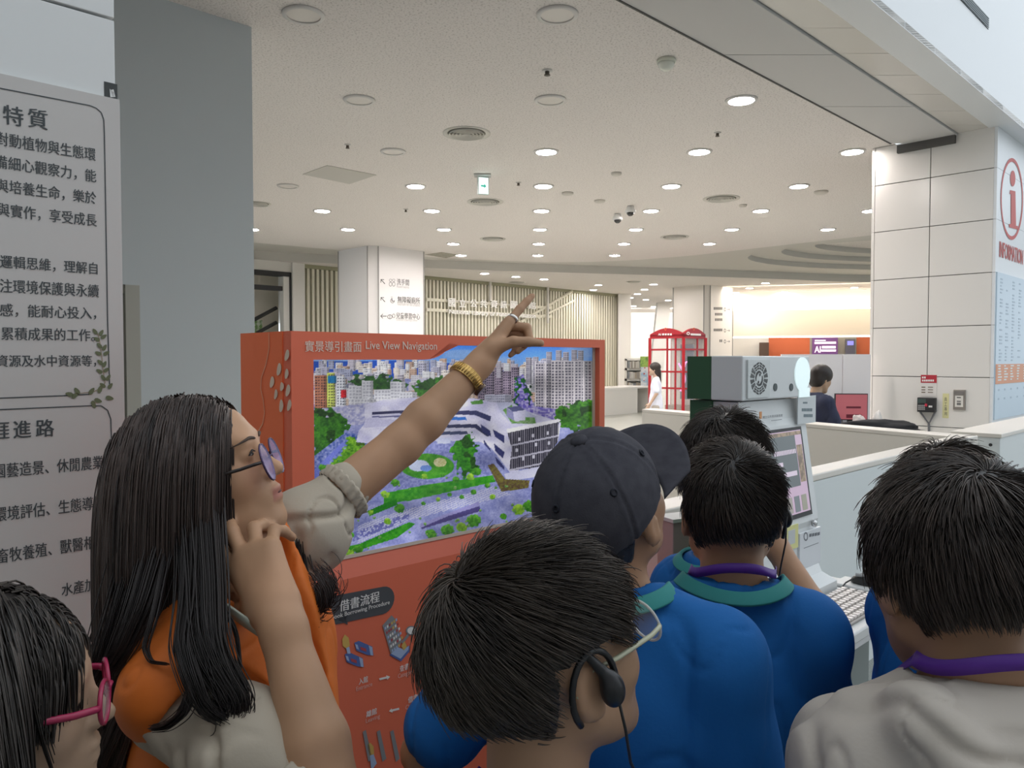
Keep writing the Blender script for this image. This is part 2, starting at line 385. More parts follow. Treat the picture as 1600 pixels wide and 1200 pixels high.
f2l, f2r = pillar('wall_pillar_center', 530, 575, 592, 663, 388, mat('pillar_white', (.80, .78, .77), .35), 16.6)
f3l, f3r = pillar('wall_pillar_far', 1051, 1099, 1109, 1144, 448, mat('pillar_cream', (.84, .80, .75), .35), 25.3)
# ---- far end: white column, glass room, bulkhead with cove light, orange wall
mb = MB(); c = atY(975, 560, 28.6); mb.box((c[0] - .22, 28.6, 0), (c[0] + .25, 29.2, CEIL)); mb.build('wall_column_far', M['white'])['kind'] = 'structure'
mb = MB(); mb.box((-12, 40, 0), (40, 40.3, CEIL)); mb.build('wall_far', M['white'])['kind'] = 'structure'
mb = MB(); a = atY(1012, 600, 33); b = atY(1028, 470, 33); a[2] = 0; b[2] = CEIL
mb.hexa([a, a + [.55, 0, 0], a + [.55, .4, 0], a + [0, .4, 0], b, b + [.55, 0, 0], b + [.55, .4, 0], b + [0, .4, 0]]); mb.build('wall_slanted_column', M['white'])['kind'] = 'structure'
BK = atY(1140, 500, 27.0); BK2 = atY(1480, 500, 25.0); BKf = Fr((BK[0], BK[1], 0), (BK2 - BK) * [1, 1, 0])
blen = np.linalg.norm((BK2 - BK)[:2]); vb = BKf.px(1250, 524)[1]; vt = BKf.px(1250, 484)[1]
mb = MB(); mb.fbox(BKf, 0, vb, blen, vt, -.5, 0); mb.build('wall_bulkhead', mat('bulkhead_warm', (.86, .77, .66), .6))['kind'] = 'structure'
mb = MB(); mb.fbox(BKf, -.2, vt, blen, CEIL, -1.6, -1.5); mb.build('wall_cove_back', M['white'])['kind'] = 'structure'
for k in range(4):  # invisible fill lights added to brighten the bulkhead
    ld = bpy.data.lights.new('bulkhead_fill', 'AREA'); ld.energy = 26; ld.shape = 'RECTANGLE'; ld.size = 2.6; ld.size_y = .15; ld.color = (1, .86, .66)
    lo = bpy.data.objects.new('bulkhead_fill', ld); COL.objects.link(lo); lo.location = BKf.pt(1.2 + 2.4 * k, CEIL - .06, 1.3)
    lo.rotation_euler = (-Vector(BKf.N) + Vector((0, 0, -.75))).to_track_quat('-Z', 'Y').to_euler()
for k in range(3):  # unseen fill lights added because the far wall was too dark
    ld = bpy.data.lights.new('far_wall_fill', 'AREA'); ld.energy = 130; ld.shape = 'RECTANGLE'; ld.size = 3.0; ld.size_y = .2; ld.color = (1, .93, .86)
    lo = bpy.data.objects.new('far_wall_fill', ld); COL.objects.link(lo); lo.location = (4.5 + 3.6 * k, 36.5, CEIL - .06); lo.rotation_euler = Vector((0, 1, -.7)).to_track_quat('-Z', 'Y').to_euler()
EM = mat('cove_lamp', (1, .90, .74), emit=6.0)
cl = MB(); cl.fbox(BKf, .1, vt + .02, blen, vt + .1, -1.2, -1.1); tag(cl.build('cove_light', EM), 'long warm cove lamp hidden above the cream bulkhead', 'light')
cl = MB(); cl.fbox(BKf, .1, vb - .06, blen, vb - .02, -.45, -.35); tag(cl.build('strip_light', EM), 'long warm strip lamp under the lower edge of the bulkhead', 'light')
FB = Fr(BKf.pt(0, 0, -4.0), BKf.A)
fx = lambda x: FB.px(x, 540)[0]
mb = MB(); mb.fbox(FB, fx(1140), 0, fx(1490), vt, -.2, 0); mb.build('wall_service_back', M['white'])['kind'] = 'structure'
mb = MB(); mb.fbox(FB, fx(1201), 0, fx(1265), vt - .5, 0, .06); mb.fbox(FB, fx(1338), 0, fx(1420), vt - .5, 0, .06); mb.build('wall_orange', M['orange_wall'])['kind'] = 'structure'
mb = MB(); mb.fbox(FB, fx(1265), 0, fx(1338), vt - .5, 0, .05); mb.build('wall_grey_niche', mat('niche_grey', (.40, .38, .33), .6))['kind'] = 'structure'
# ---- lamps of the ceiling
EL = mat('lamp_lens_lit', (1.0, .93, .82), emit=LAMP, ecol=(1.0, .93, .895))
OL = mat('lamp_lens_off', (.74, .70, .66), .4); RIM = mat('lamp_rim', (.66, .64, .62), .4)
def lamp_meshes():
    a = MB().lathe((0, 0, 0), [(.118, -.012), (.145, -.012), (.15, -.004), (.15, .004), (.118, .004), (.118, -.012)], 32, capa=False, capb=False)
    b = MB().lathe((0, 0, 0), [(.118, -.004), (.118, .004)], 32)
    return a, b
def downlight(x, y, lit, label, group, z=CEIL, first={}):
    key = lit
    if key not in first:
        e = empty('downlight', (0, 0, 0)); a, b = lamp_meshes()
        ra = a.build('trim_ring', RIM, e, smooth=True); lb = b.build('lens', EL if lit else OL, e); first[key] = (e, ra, lb)
    else:
        e0, r0, l0 = first[key]; e = e0.copy(); COL.objects.link(e)
        for q in (r0, l0): c = q.copy(); COL.objects.link(c); c.parent = e
    e.location = (x, y, z - .005)
    return tag(e, label, 'ceiling light', group)
ORD = ['first', 'second', 'third', 'fourth', 'fifth', 'sixth', 'seventh', 'eighth', 'ninth', 'tenth']
rows = {-3: ('in the row beside the bluegrey wall', [5]), -2: ('in the row towards the signed pillar', [3, 4, 5]), -1: ('in the row past the exit sign', [0, 1, 2, 3, 4, 5, 6, 7]),
        0: ('in the row above the pointing hand', [0, 1, 2, 3, 4, 5, 6, 7]), 1: ('in the row starting near the dome sensor', [1, 2, 3, 4, 5, 6, 7]),
        2: ('in the row starting at the panelled information pillar', [2, 3, 4, 5, 6]), 3: ('in the row half hidden by the information pillar', [4, 5])}
off = {(-2, 3), (-1, 0), (-1, 1), (-1, 2), (0, 0), (0, 1)}
for i, (wh, js) in rows.items():
    for q, j in enumerate(js):
        d = 5.527 + 1.793 * j; x = .197 + .0225 * d + 1.8 * i; lit = (i, j) not in off
        downlight(x, d, lit, ('lit' if lit else 'unlit') + ' round downlight, %s from the camera %s' % (ORD[q], wh), 'round ceiling downlights')
far = [(757, 427), (806, 432), (850, 436), (935, 445), (927, 452.5), (1021, 444), (1007, 452), (996, 459), (985, 465), (1009, 468), (1044, 469), (1032, 474), (990, 478), (1021, 479), (1149, 457), (1196, 442), (1171, 450), (1226, 456), (1200, 463), (1180, 468), (1275, 462), (1335, 449), (1346, 462)]
for k, (x, y) in enumerate(far):
    p = atZ(x, y, CEIL)
    if p[1] > 39: continue
    wh = 'above the slatted screen wall' if x < 900 else ('between the screen wall and the phone booth' if x < 1048 else 'above the cream bulkhead')
    downlight(p[0], p[1], True, 'small distant lit downlight %s, %s from the left' % (wh, ORD[sorted([q[0] for q in far if (q[0] < 900) == (x < 900) and (q[0] < 1048) == (x < 1048)]).index(x) % 10] if True else ''), 'distant ceiling downlights')
p = atZ(1312, 418, CEIL + .64); downlight(p[0], p[1], True, 'single lit downlight inside the oval ceiling recess', 'round ceiling downlights', z=CEIL + .64)
# ---- other fittings of the ceiling
DM = mat('diffuser_metal', (.62, .60, .55), .45); DK = mat('diffuser_dark', (.16, .15, .12), .7)
def diffuser(px, py, w, label, z=CEIL):
    p = atZ(px, py, z); R_ = w / 2 / F * math.hypot(p[1], 0); e = empty('air_diffuser', (p[0], p[1], z - .003), label, 'vent', 'round ceiling air diffusers')
    a = MB(); k = R_
    a.lathe(p, [(.80 * k, -.004), (k, -.010), (k, .0)], 40, capa=False, capb=False)
    a.build('rim', DM, e, smooth=True)
    c = MB()
    for q in range(5):
        r0 = k * (.72 - q * .14); c.lathe(p, [(r0 - .035 * k, .004), (r0 + .03 * k, -.028), (r0 + .045 * k, -.026), (r0 - .02 * k, .006)], 36, capa=False, capb=False)
    c.build('cone_rings', DM, e, smooth=True)
    b = MB(); b.lathe(p, [(.82 * k, .0), (.82 * k, -.003)], 32); b.build('throat', DK, e)
diffuser(729, 208, 74, 'large round air diffuser above the exit sign, closest to the camera')
diffuser(758, 315, 56, 'round air diffuser just below the hanging exit sign in view')
diffuser(770, 373, 40, 'round air diffuser furthest along past the exit sign')
diffuser(1127, 310, 56, 'round air diffuser on the ceiling beyond the dome sensor')
diffuser(1054, 370, 44, 'round air diffuser past the two security cameras')
diffuser(404, 318, 38, 'round air diffuser half hidden by the bluegrey wall')
diffuser(990, 440, 24, 'dark distant round diffuser above the booth area')
diffuser(808, 441, 26, 'dark distant round diffuser above the slatted screen wall')
e = None
pts = [atZ(x, y, CEIL) for x, y in ((473, 272), (511, 258), (588, 273), (546, 287))]
q = MB(); q.prism([p - [0, 0, .002] for p in pts], (0, 0, -.004)); tag(q.build('access_panel', mat('panel_grey', (.55, .53, .49), .7)), 'square grey access panel flush in the ceiling', 'panel')
pts = [atZ(x, y, CEIL) for x, y in ((664, 397.5), (690, 394), (717, 398), (697, 403))]
q = MB(); q.prism(pts, (0, 0, -.006)); tag(q.build('ceiling_grille', mat('grille_grey', (.42, .40, .33), .7, noise=(30, (.25, .24, .2), .4, .6))), 'square perforated grille in the ceiling behind the signed pillar', 'vent')
SW = mat('sensor_plastic', (.72, .73, .62), .35)
p = atZ(1041, 93, CEIL); e = empty('dome_sensor', (p[0], p[1], CEIL), 'pale dome sensor on the ceiling close to the soffit', 'sensor')
MB().lathe(p, [(.075, 0), (.08, -.018), (.076, -.03)], 28).build('base', SW, e, smooth=True)
MB().lathe(p, [(.07, -.03), (.064, -.055), (.045, -.08), (.02, -.092), (.002, -.094)], 28).build('dome', mat('dome_lens', (.78, .80, .72), .12), e, smooth=True)
CW = mat('camera_white', (.80, .80, .79), .35)
for (px, py, lb) in ((985, 322, 'white security camera hanging from the ceiling, closer of the pair'), (965, 334, 'white security camera hanging from the ceiling, further of the pair')):
    p = atZ(px, py, CEIL); e = empty('security_camera', (p[0], p[1], CEIL), lb, 'camera', 'ceiling security cameras')
    MB().lathe(p, [(.05, 0), (.06, -.03), (.085, -.07), (.085, -.105), (.06, -.105)], 24).build('housing', CW, e, smooth=True)
    MB().lathe(p, [(.06, -.105), (.055, -.13), (.03, -.155), (.003, -.16)], 24).build('camera_dome', mat('smoked_dome', (.03, .03, .03), .1), e, smooth=True)
small = [(855, 110, .035, 'brown sprinkler head beside an unlit downlight'), (543, 226, .03, 'tiny sprinkler head near the square access panel'), (1121, 207, .03, 'tiny sprinkler head between two lit rows'), (810, 285, .03, 'tiny sprinkler head between exit sign and lit row'), (634, 327, .03, 'tiny sprinkler head between two lamp rows')]
for px, py, r_, lb in small:
    p = atZ(px, py, CEIL); e = empty('sprinkler_head', (p[0], p[1], CEIL), lb, 'sprinkler', 'ceiling sprinkler heads')
    MB().lathe(p, [(r_ * 1.3, 0), (r_ * 1.25, -.008), (r_ * .6, -.01)], 16).build('plate', RIM, e, smooth=True)
    MB().lathe(p, [(r_ * .55, -.01), (r_ * .5, -.035), (r_ * .75, -.037), (r_ * .75, -.043)], 14).build('nozzle', mat('nozzle', (.12, .10, .08), .5), e, smooth=True)
for px, py, r_, lb in ((963, 270, .07, 'small square speaker box on the ceiling above the cameras'), (887, 301, .085, 'grey smoke detector disc beside the lit row'), (937, 313, .085, 'pale smoke detector disc nearer the cameras'), (1283, 299, .10, 'round ring cover past the lit row by the information pillar'), (1161, 320, .06, 'small detector beside a round diffuser')):
    p = atZ(px, py, CEIL)
    tag(MB().lathe(p, [(r_, 0), (r_, -.02), (r_ * .8, -.035), (r_ * .3, -.04)], 20).build('smoke_detector', mat('detector', (.60, .57, .52), .5), smooth=True), lb, 'detector', 'ceiling detectors')
# hanging exit sign
p = atZ(755, 272, CEIL); e = empty('exit_sign', (p[0], p[1], CEIL), 'green lit exit arrow sign hanging from the ceiling', 'sign'); y0 = p[1]
efr = Fr((atY(747, 290, y0)[0], y0, 0), (.94, .34, 0)); va = efr.px(748, 303)[1]; vb_ = efr.px(748, 275)[1]
MB().box((p[0] - .12, y0 - .05, CEIL - .02), (p[0] + .1, y0 + .12, CEIL)).build('ceiling_plate', mat('plate_grey', (.45, .45, .43), .5), e)
MB().fbox(efr, 0, va, .15, CEIL - .02, -.05, 0).build('sign_box', mat('sign_box', (.55, .60, .58), .4), e)
MB().fbox(efr, .012, va + .01, .138, vb_ - .02, 0, .006).build('lit_face', mat('exit_face', (.80, 1.0, .96), emit=2.2, ecol=(.75, 1.0, .95)), e)
a = MB(); vm = (va + vb_) / 2 - .01
a.fprism(efr, [(.035, vm - .012), (.08, vm - .012), (.08, vm - .035), (.115, vm), (.08, vm + .035), (.08, vm + .012), (.035, vm + .012)], .006, .009)
a.build('arrow', mat('exit_green', (.05, .45, .35), emit=.4), e)
# ------------------------------------------------------------------ writing on the left pillar, the signs, the kiosks, the desk
INK = mat('print_ink', (.06, .07, .075), .6); WHT = mat('print_white', (.85, .84, .82), .5)
def lettering(name, m, parent, items, fr, w=.003):
    mb = MB()
    for it in items: write(mb, fr, it[0], quad=it[1], w=w, bold=it[2] if len(it) > 2 else 0.0)
    return mb.build(name, m, parent)
def strip_line(mb, fr, pts, wd, w):   # thin printed line through photo points
    q = [np.array(fr.px(*p)) for p in pts]
    for a, b in zip(q[:-1], q[1:]):
        d = b - a; L = np.hypot(*d); n = np.array([-d[1], d[0]]) / (L + 1e-9) * wd / 2
        mb.add([fr.pt(*(a - n), w), fr.pt(*(b - n), w), fr.pt(*(b + n), w), fr.pt(*(a + n), w)], [[0, 1, 2, 3]])
# poster board on the left pillar
pf = Fr(LFr.pt(0, 0, .0), UD); pu, pv = pf.px(183, 157)
po = empty('poster_board', pf.pt(pu - .6, .3, 0.02), 'tall pale poster board with lines of black characters and a leafy vine', 'poster')
mb = MB(); mb.fbox(pf, -1.5, .25, pu + .003, pv, .002, .012)
mb.build('board', mat('poster_paper', (.60, .575, .55), .55), po)
pf = Fr(pf.pt(0, 0, .012), UD)
L_ = []
def pl(t, x0, x1, y, h=24, b=.012):   # characters between photo x0..x1, baseline centre y at x1 (lines lie level on the board)
    u0 = pf.px(x0, y)[0]; u1, v = pf.px(x1, y); hv = abs(pf.px(x1, y - h / 2)[1] - pf.px(x1, y + h / 2)[1])
    L_.append((t, (u0, v - hv / 2, u1, v + hv / 2), b))
pl('特', 5, 36, 184, 30, .02); pl('質', 44, 74, 189, 30, .02)
pl('對動植物與生態環', -6, 149, 242, 20); pl('備細心觀察力，能', -8, 150, 276, 20); pl('與培養生命，樂於', -6, 150, 310, 20); pl('與實作，享受成長', -4, 151, 345, 20)
pl('邏輯思維，理解自', 0, 152, 420, 19); pl('注環境保護與永續', 0, 154, 455, 20); pl('感，能耐心投入，', 0, 150, 490, 19); pl('累積成果的工作。', 2, 148, 524, 19); pl('資源及水中資源等，', -6, 150, 564, 18)
pl('涯', -12, 14, 672, 27, .02); pl('進', 21, 48, 670, 27, .02); pl('路', 56, 84, 668, 27, .02)
pl('園藝造景、休閒農業', -10, 161, 722, 21); pl('環境評估、生態導覽', -10, 163, 784, 21); pl('畜牧養殖、獸醫相關', -6, 165, 844, 21); pl('水產加工', 96, 166, 909, 20)
mb = MB()
for t, bx, b in L_: write(mb, pf, t, box=bx, w=.0015, bold=b)
mb.build('lettering', INK, po)
mb = MB(); LW = .003
strip_line(mb, pf, [(-60, 124), (0, 138), (140, 165), (150, 169), (158, 176), (162, 187), (163, 210), (168, 500), (171, 600)], LW, .0012)
strip_line(mb, pf, [(-60, 624), (0, 622), (104, 618), (140, 616)], LW, .0012)
strip_line(mb, pf, [(-60, 644), (0, 640), (140, 634), (158, 634), (168, 641), (173, 655), (174, 690), (180, 990)], LW, .0012)
mb.build('border_line', INK, po)
mb = MB(); mb2 = MB()
def leaf(x, y, ang, ln, tgt):
    q = []
    for k in range(10):
        t = 2 * math.pi * k / 10; a, b = ln * math.cos(t) / 2, ln * .27 * math.sin(t) * (1 - .3 * math.cos(t))
        q.append(pf.px3(x + a * math.cos(ang) - b * math.sin(ang), y - a * math.sin(ang) - b * math.cos(ang), .002))
    tgt.poly(q)
stem_ = [(151, 518), (155, 530), (157, 545), (159, 560), (160, 572), (162, 586), (164, 598), (158, 606), (146, 612), (130, 614), (112, 616)]
strip_line(mb2, pf, stem_, .002, .0018)
for x, y, a in ((148, 518, 2.2), (158, 520, 1.0), (151, 530, 2.6), (162, 526, .6), (155, 540, 2.3), (163, 543, 1.0), (153, 552, 2.7), (166, 552, .5), (156, 566, 2.4), (163, 569, 1.1), (155, 580, 2.6), (166, 578, .6), (161, 590, 2.2), (169, 590, 1.0), (160, 602, 2.5), (172, 603, .9), (156, 608, 1.2), (143, 611, .9), (153, 626, -.3), (171, 622, -.2), (146, 632, -1.2), (120, 611, 2.2), (108, 616, 2.9), (117, 618, .6)):
    leaf(x, y, a, 11 if y < 604 else 13, mb)
mb.build('vine_leaves', mat('leaf_print', (.15, .17, .09), .7), po); mb2.build('vine_stem', mat('stem_print', (.32, .25, .16), .7), po)
# small picture sticker above the poster
sp = empty('picture_sticker', LFr.px3(172, 143), 'small black and white picture sticker above the poster corner', 'sticker')
mb = MB(); (a, b), (c, d) = LFr.px(163, 155), LFr.px(183, 132); mb.fbox(LFr, a, b, c, d, 0, .0015); mb.build('sticker_paper', mat('sticker_dark', (.05, .055, .055), .6), sp)
mb = MB()
for k in range(3): mb.fprism(LFr, [LFr.px(*q) for q in ((172 + k * 3, 152 - k), (178 + k, 152), (177, 146 - 3 * k), (171, 139 + k))], .0015, .0025)
mb.build('figure_print', WHT, sp)
# direction signs on the two far pillars
GR = mat('sign_grey', (.10, .10, .10), .6); LG = mat('sign_light_grey', (.45, .44, .43), .6)
def arrow(mb, fr, x, y, s, ang, w=.004):
    pts = lambda a: fr.px(x + a[0] * s * math.cos(ang) - a[1] * s * math.sin(ang), y - a[0] * s * math.sin(ang) - a[1] * s * math.cos(ang))
    for poly in ([(-1, -.12), (.8, -.12), (.8, .12), (-1, .12)], [(1, 0), (.25, .75), (.1, .6), (.75, 0)], [(1, 0), (.75, 0), (.1, -.6), (.25, -.75)]):
        mb.poly([fr.pt(*pts(q), w) for q in poly])
ds = empty('direction_sign', f2r.px3(626, 468, .003), 'black direction lettering with arrows on the middle pillar face', 'sign', 'pillar direction signs')
mb = MB()
for y, t, xs in ((441, '洗手間', (620, 639)), (469, '無障礙廁所', (621, 656)), (494, '兒童學習中心', (619, 656))):
    write(mb, f2r, t, quad=(xs[0], y + 4, xs[1], y - 4), w=.004, bold=.01)
arrow(mb, f2r, 598, 440, 5, 2.3); arrow(mb, f2r, 598, 468, 5, 2.3); arrow(mb, f2r, 599, 494, 5, math.pi)
def ring(mb, fr, x, y, rx, ry, t=.22, w=.004, n=16, a0=0, a1=2 * math.pi):
    P = [(fr.px3(x + rx * math.cos(a), y - ry * math.sin(a), w), fr.px3(x + rx * (1 - t) * math.cos(a), y - ry * (1 - t) * math.sin(a), w)) for a in np.linspace(a0, a1, n)]
    for (a, b), (c, d) in zip(P[:-1], P[1:]): mb.add([a, b, d, c], [[0, 1, 2, 3]])
for x in (610, 615): ring(mb, f2r, x, 438, 2.2, 2.2); ring(mb, f2r, x, 444, 2.4, 3.6)
ring(mb, f2r, 613, 470, 3.4, 3.6, a0=2.2, a1=6.5); ring(mb, f2r, 612, 464.5, 1.2, 1.2); mb.poly([f2r.px3(*q, .004) for q in ((611.4, 466), (612.6, 466), (613, 470), (616, 470), (616, 471), (612, 471))])
ring(mb, f2r, 609, 495, 4, 3.6); mb.poly([f2r.px3(*q, .004) for q in ((608.5, 491.5), (609.3, 491.5), (609.3, 498.5), (608.5, 498.5))]); ring(mb, f2r, 615, 493.5, 2.2, 3.2)
mb.build('lettering', GR, ds)
mb = MB()
for t, q in (('Restrooms', (620, 449.5, 639, 446.5)), ('Restroom for the Disabled', (621, 477, 656, 474)), ("Children's Learning Center", (619, 502, 652, 499))): write(mb, f2r, t, quad=q, w=.004)
mb.build('small_lettering', LG, ds)
ds = empty('direction_sign', f3r.px3(1128, 500, .003), 'small direction lettering on the far pillar behind the red booth', 'sign', 'pillar direction signs')
mb = MB()
for y, x0, x1, n in ((482, 1115, 1129, 6), (491, 1117, 1129, 5), (499.5, 1117, 1129, 5), (515.5, 1115, 1129, 6), (532.5, 1124, 1129, 2)):
    for k in range(n):
        a = x0 + (x1 - x0) * k / n; mb.poly([f3r.px3(*q, .004) for q in ((a, y + 2), (a + 1.7, y + 2), (a + 1.7, y - 2), (a, y - 2))])
for y in (483.5, 516.5, 533.5): arrow(mb, f3r, 1138, y, 2.4, 0); ring(mb, f3r, 1132.5, y, 1.6, 3, .35)
mb.build('lettering', GR, ds)
# library sign hung in front of the slats
ls = empty('hanging_letter_sign', SFr.px3(750, 480, .2), 'white raised library name hung before the slatted screen', 'sign')
mb = MB(); cs = '國立公共資訊圖書館'
xs = [(700, 710), (717, 727), (734.5, 744.5), (750, 760), (766, 776), (781.5, 791), (797, 807), (813, 820), (825, 836)]
nf = Fr(SFr.pt(0, 0, .16), UD)
for c, (a, b) in zip(cs, xs): write(mb, nf, c, quad=(a, 479 + (a - 700) * .03, b, 466.5 + (a - 700) * .045), w=.0, bold=.035)
write(mb, nf, 'National Library of Public Information', box=(nf.px(701, 491)[0], nf.px(701, 492)[1], nf.px(836, 493)[0], nf.px(701, 483.5)[1]), w=0, bold=.03)
lo_ = mb.build('letters', mat('letter_white', (.93, .92, .88), .5), ls)
so_ = lo_.modifiers.new('thick', 'SOLIDIFY'); so_.thickness = .03
mb = MB()
for y in (473.5, 488): v = nf.px(760, y)[1]; mb.fbox(nf, nf.px(699, y)[0], v - .012, nf.px(838, y)[0], v + .012, -.05, -.035)
mb.build('rails', M['white'], ls)
mb = MB()
for x, t, b in ((767, 437, 470), (857, 446, 505)): mb.tube([nf.px3(x, t - 8, -.03), nf.px3(x, b, -.03)], .05, 6)
mb.build('posts', mat('post_cream', (.70, .68, .62), .5), ls)
# ------------------------------------------------------------------ information pillar writing and fittings
RED = mat('sign_red', (.60, .10, .09), .5)
inf = empty('information_sign', PGr.px3(1580, 330, .004), 'red letter i in a ring above INFORMATION on the glossy pillar face', 'sign')
mb = MB(); ring(mb, PGr, 1580.5, 311, 17.5, 64, .09, .004, 40)
ring(mb, PGr, 1582, 279, 4, 12.5, 1, .004, 18)
mb.poly([PGr.px3(*q, .004) for q in ((1578, 297), (1586, 299), (1587, 353), (1590, 353), (1590, 359), (1576, 355), (1576, 350), (1579, 350), (1579, 303), (1577, 303))])
mb.build('letter_i', RED, inf)
mb = MB(); write(mb, PGr, 'INFORMATION', quad=(1561, 401.5, 1598, 391), w=.004, bold=.03); mb.build('lettering', RED, inf)
dp = empty('floor_directory', PGr.px3(1580, 540, .004), 'pale blue floor directory panel with an orange band on the pillar', 'sign')
def quad_uv(x0, y0, x1, y1, fr):
    a, b = fr.px(x0, y0); c, d = fr.px(x1, y1); return a, min(b, d), c, max(b, d)
u0 = PGr.px(1555, 500)[0]; z_ = lambda y: PGr.px(1557, y)[1]
MB().fbox(PGr, u0, z_(655), 3.1, z_(425), 0, .012).build('panel', mat('directory_blue', (.60, .72, .82), .35), dp)
MB().fbox(PGr, u0 + .005, z_(600), 3.1, z_(569), .012, .016).build('orange_band', mat('directory_orange', (.78, .33, .17), .45), dp)
mb = MB(); mb2 = MB(); rr = random.Random(3)
for cx in (.12, .36, .62, .9, 1.2, 1.6):
    v = z_(436)
    while v > z_(565):
        if rr.random() < .8: mb.fbox(PGr, u0 + cx, v, u0 + cx + rr.uniform(.05, .12), v + .016, .012, .0135)
        v -= .036
    v = z_(573)
    while v > z_(597): mb2.fbox(PGr, u0 + cx - .04, v, u0 + cx + rr.uniform(.02, .12), v + .016, .016, .0175); v -= .03
    for yy in (611, 625): mb.fbox(PGr, u0 + cx, z_(yy), u0 + cx + .05, z_(yy) + .02, .012, .0135)
mb.build('small_print', mat('directory_print', (.50, .60, .69), .6), dp); mb2.build('band_print', WHT, dp)
wp = empty('wall_phone', PFr.px3(1451, 633, .02), 'black wall phone with keypad on the panelled pillar', 'phone')
a = quad_uv(1436, 643, 1464, 621.5, PFr); MB().fbox(PFr, *a, 0, .07).build('body', M['dark'], wp, bev=.006)
b = quad_uv(1437.5, 629, 1450, 623, PFr); MB().fbox(PFr, *b, .07, .073).build('display', mat('phone_display', (.08, .11, .10), .2), wp)
mb = MB()
for i in range(4):
    for j in range(3): q = quad_uv(1438 + i * 2.8, 634.5 + j * 2.8, 1440.2 + i * 2.8, 632.4 + j * 2.8, PFr); mb.fbox(PFr, *q, .07, .075)
mb.build('keys', mat('key_grey', (.35, .35, .35), .5), wp)
b = quad_uv(1448.5, 634.5, 1452, 630.5, PFr); MB().fbox(PFr, *b, .07, .076).build('red_badge', mat('badge_red', (.7, .04, .08), .4), wp)
b = quad_uv(1454.5, 636, 1460, 633.5, PFr); MB().fbox(PFr, *b, .07, .076).build('white_badge', WHT, wp)
mb = MB(); mb.tube([PFr.px3(1439, 643, .03), PFr.px3(1452, 662, .015), PFr.px3(1464, 641, .03)], .012, 6); mb.tube([PFr.px3(1452, 662, .015), PFr.px3(1452, 676, .012)], .012, 6); mb.build('cable', mat('cable_grey', (.18, .18, .19), .5), wp)
nt_ = empty('notice_sheet', PFr.px3(1451, 600, .003), 'white notice sheet with a red header above the wall phone', 'notice')
a = quad_uv(1439, 619, 1464, 586, PFr); MB().fbox(PFr, *a, 0, .004).build('paper', mat('paper_white', (.80, .77, .74), .6), nt_)
b = quad_uv(1439, 598, 1464, 586, PFr); MB().fbox(PFr, *b, .004, .006).build('red_header', mat('header_red', (.48, .03, .05), .5), nt_)
mb = MB(); [mb.fbox(PFr, *quad_uv(1441 + k * 3.2, y + 1.5, 1443.5 + k * 3.2, y - 1.5, PFr), .006, .0066) for y, n_ in ((589.8, 2), (594.6, 6)) for k in range(n_)]; mb.build('white_lettering', WHT, nt_)
mb = MB()
for y in (605, 609, 613):
    q = quad_uv(1440, y + .8, 1446, y - .8, PFr); mb.fbox(PFr, *q, .004, .005); q = quad_uv(1450, y + .6, 1458, y - .6, PFr); mb.fbox(PFr, *q, .004, .005)
mb.build('print_lines', mat('print_brown', (.25, .2, .15), .6), nt_)
yn = empty('yellow_notice', PFr.px3(1477.5, 633, .003), 'narrow yellow strip with vertical characters beside the phone', 'notice')
a = quad_uv(1472.5, 653, 1483, 615, PFr); MB().fbox(PFr, *a, 0, .003).build('paper', mat('paper_yellow', (.75, .71, .38), .6), yn)
lettering('lettering', GR, yn, [('員', (1475.5, 627, 1480, 621)), ('工', (1475.5, 634.5, 1480, 629)), ('專', (1475.5, 642, 1480, 636)), ('用', (1475.5, 649, 1480, 644))], PFr, .0035)
sw = empty('card_reader', PFr.px3(1499.5, 625, .01), 'steel wall plate with a white card beside the yellow notice', 'card reader')
a = quad_uv(1490, 640, 1509.5, 609, PFr); MB().fbox(PFr, *a, 0, .02).build('steel_plate', mat('steel', (.40, .37, .34), .35, .8), sw, bev=.003)
b = quad_uv(1493, 635.5, 1506, 618.5, PFr); MB().fbox(PFr, *b, .02, .023).build('white_card', mat('card', (.78, .75, .70), .5), sw)
b = quad_uv(1492, 616.5, 1507.5, 611.5, PFr); MB().fbox(PFr, *b, .02, .022).build('slot', mat('slot', (.22, .20, .19), .5), sw)
mb = MB()
for y in (621, 627, 630, 632): q = quad_uv(1496, y + .7, 1502.5, y - .7, PFr); mb.fbox(PFr, *q, .023, .0235)
mb.build('card_print', GR, sw)
# ------------------------------------------------------------------ information desk: low walls with caps
def wall_seg(a, b, h, th, inward, cap_over=.012):
    a, b = np.array(a, float), np.array(b, float); n = np.array(inward, float)
    return [a, b, b + n * th, a + n * th]
B_ = atZ(1515, 684, 1.10); A_ = B_ - UD * 3.75; C_ = np.array([1.45, 8.55, 0]); B_[2] = A_[2] = 0
D_ = C_ + (B_ - C_) * .999
dk = empty('information_desk', (A_ + C_) / 2, 'long pale information desk enclosure with wide cream top', 'desk')
inn = (D_ - B_); mids = VD
def low_wall(name, a, b, th, inward, m):
    p = wall_seg(a, b, 1.1, th, inward); mb = MB(); mb.prism([q + [0, 0, 0] for q in p], (0, 0, 1.065)); mb.build(name, m, dk)
    return p
p1 = low_wall('near_wall', A_, B_, .13, VD, M['desk'])
dirBC = (C_ - B_) / np.linalg.norm(C_ - B_); inBC = -UD
p2 = low_wall('far_wall', B_ + dirBC * .005, C_, .22, UD, M['cream'])
cap = MB()
for p in (p1, p2): cap.prism([q + [0, 0, 1.066] for q in p], (0, 0, .034))
cap.build('top_cap', M['cream'], dk, bev=.006)
gp = empty('gate_post', atZ(1563, 676, 1.1) * [1, 1, 0], 'cream gate post block beside the information desk corner', 'counter')
G0 = atZ(1563, 678, 1.1) * [1, 1, 0]
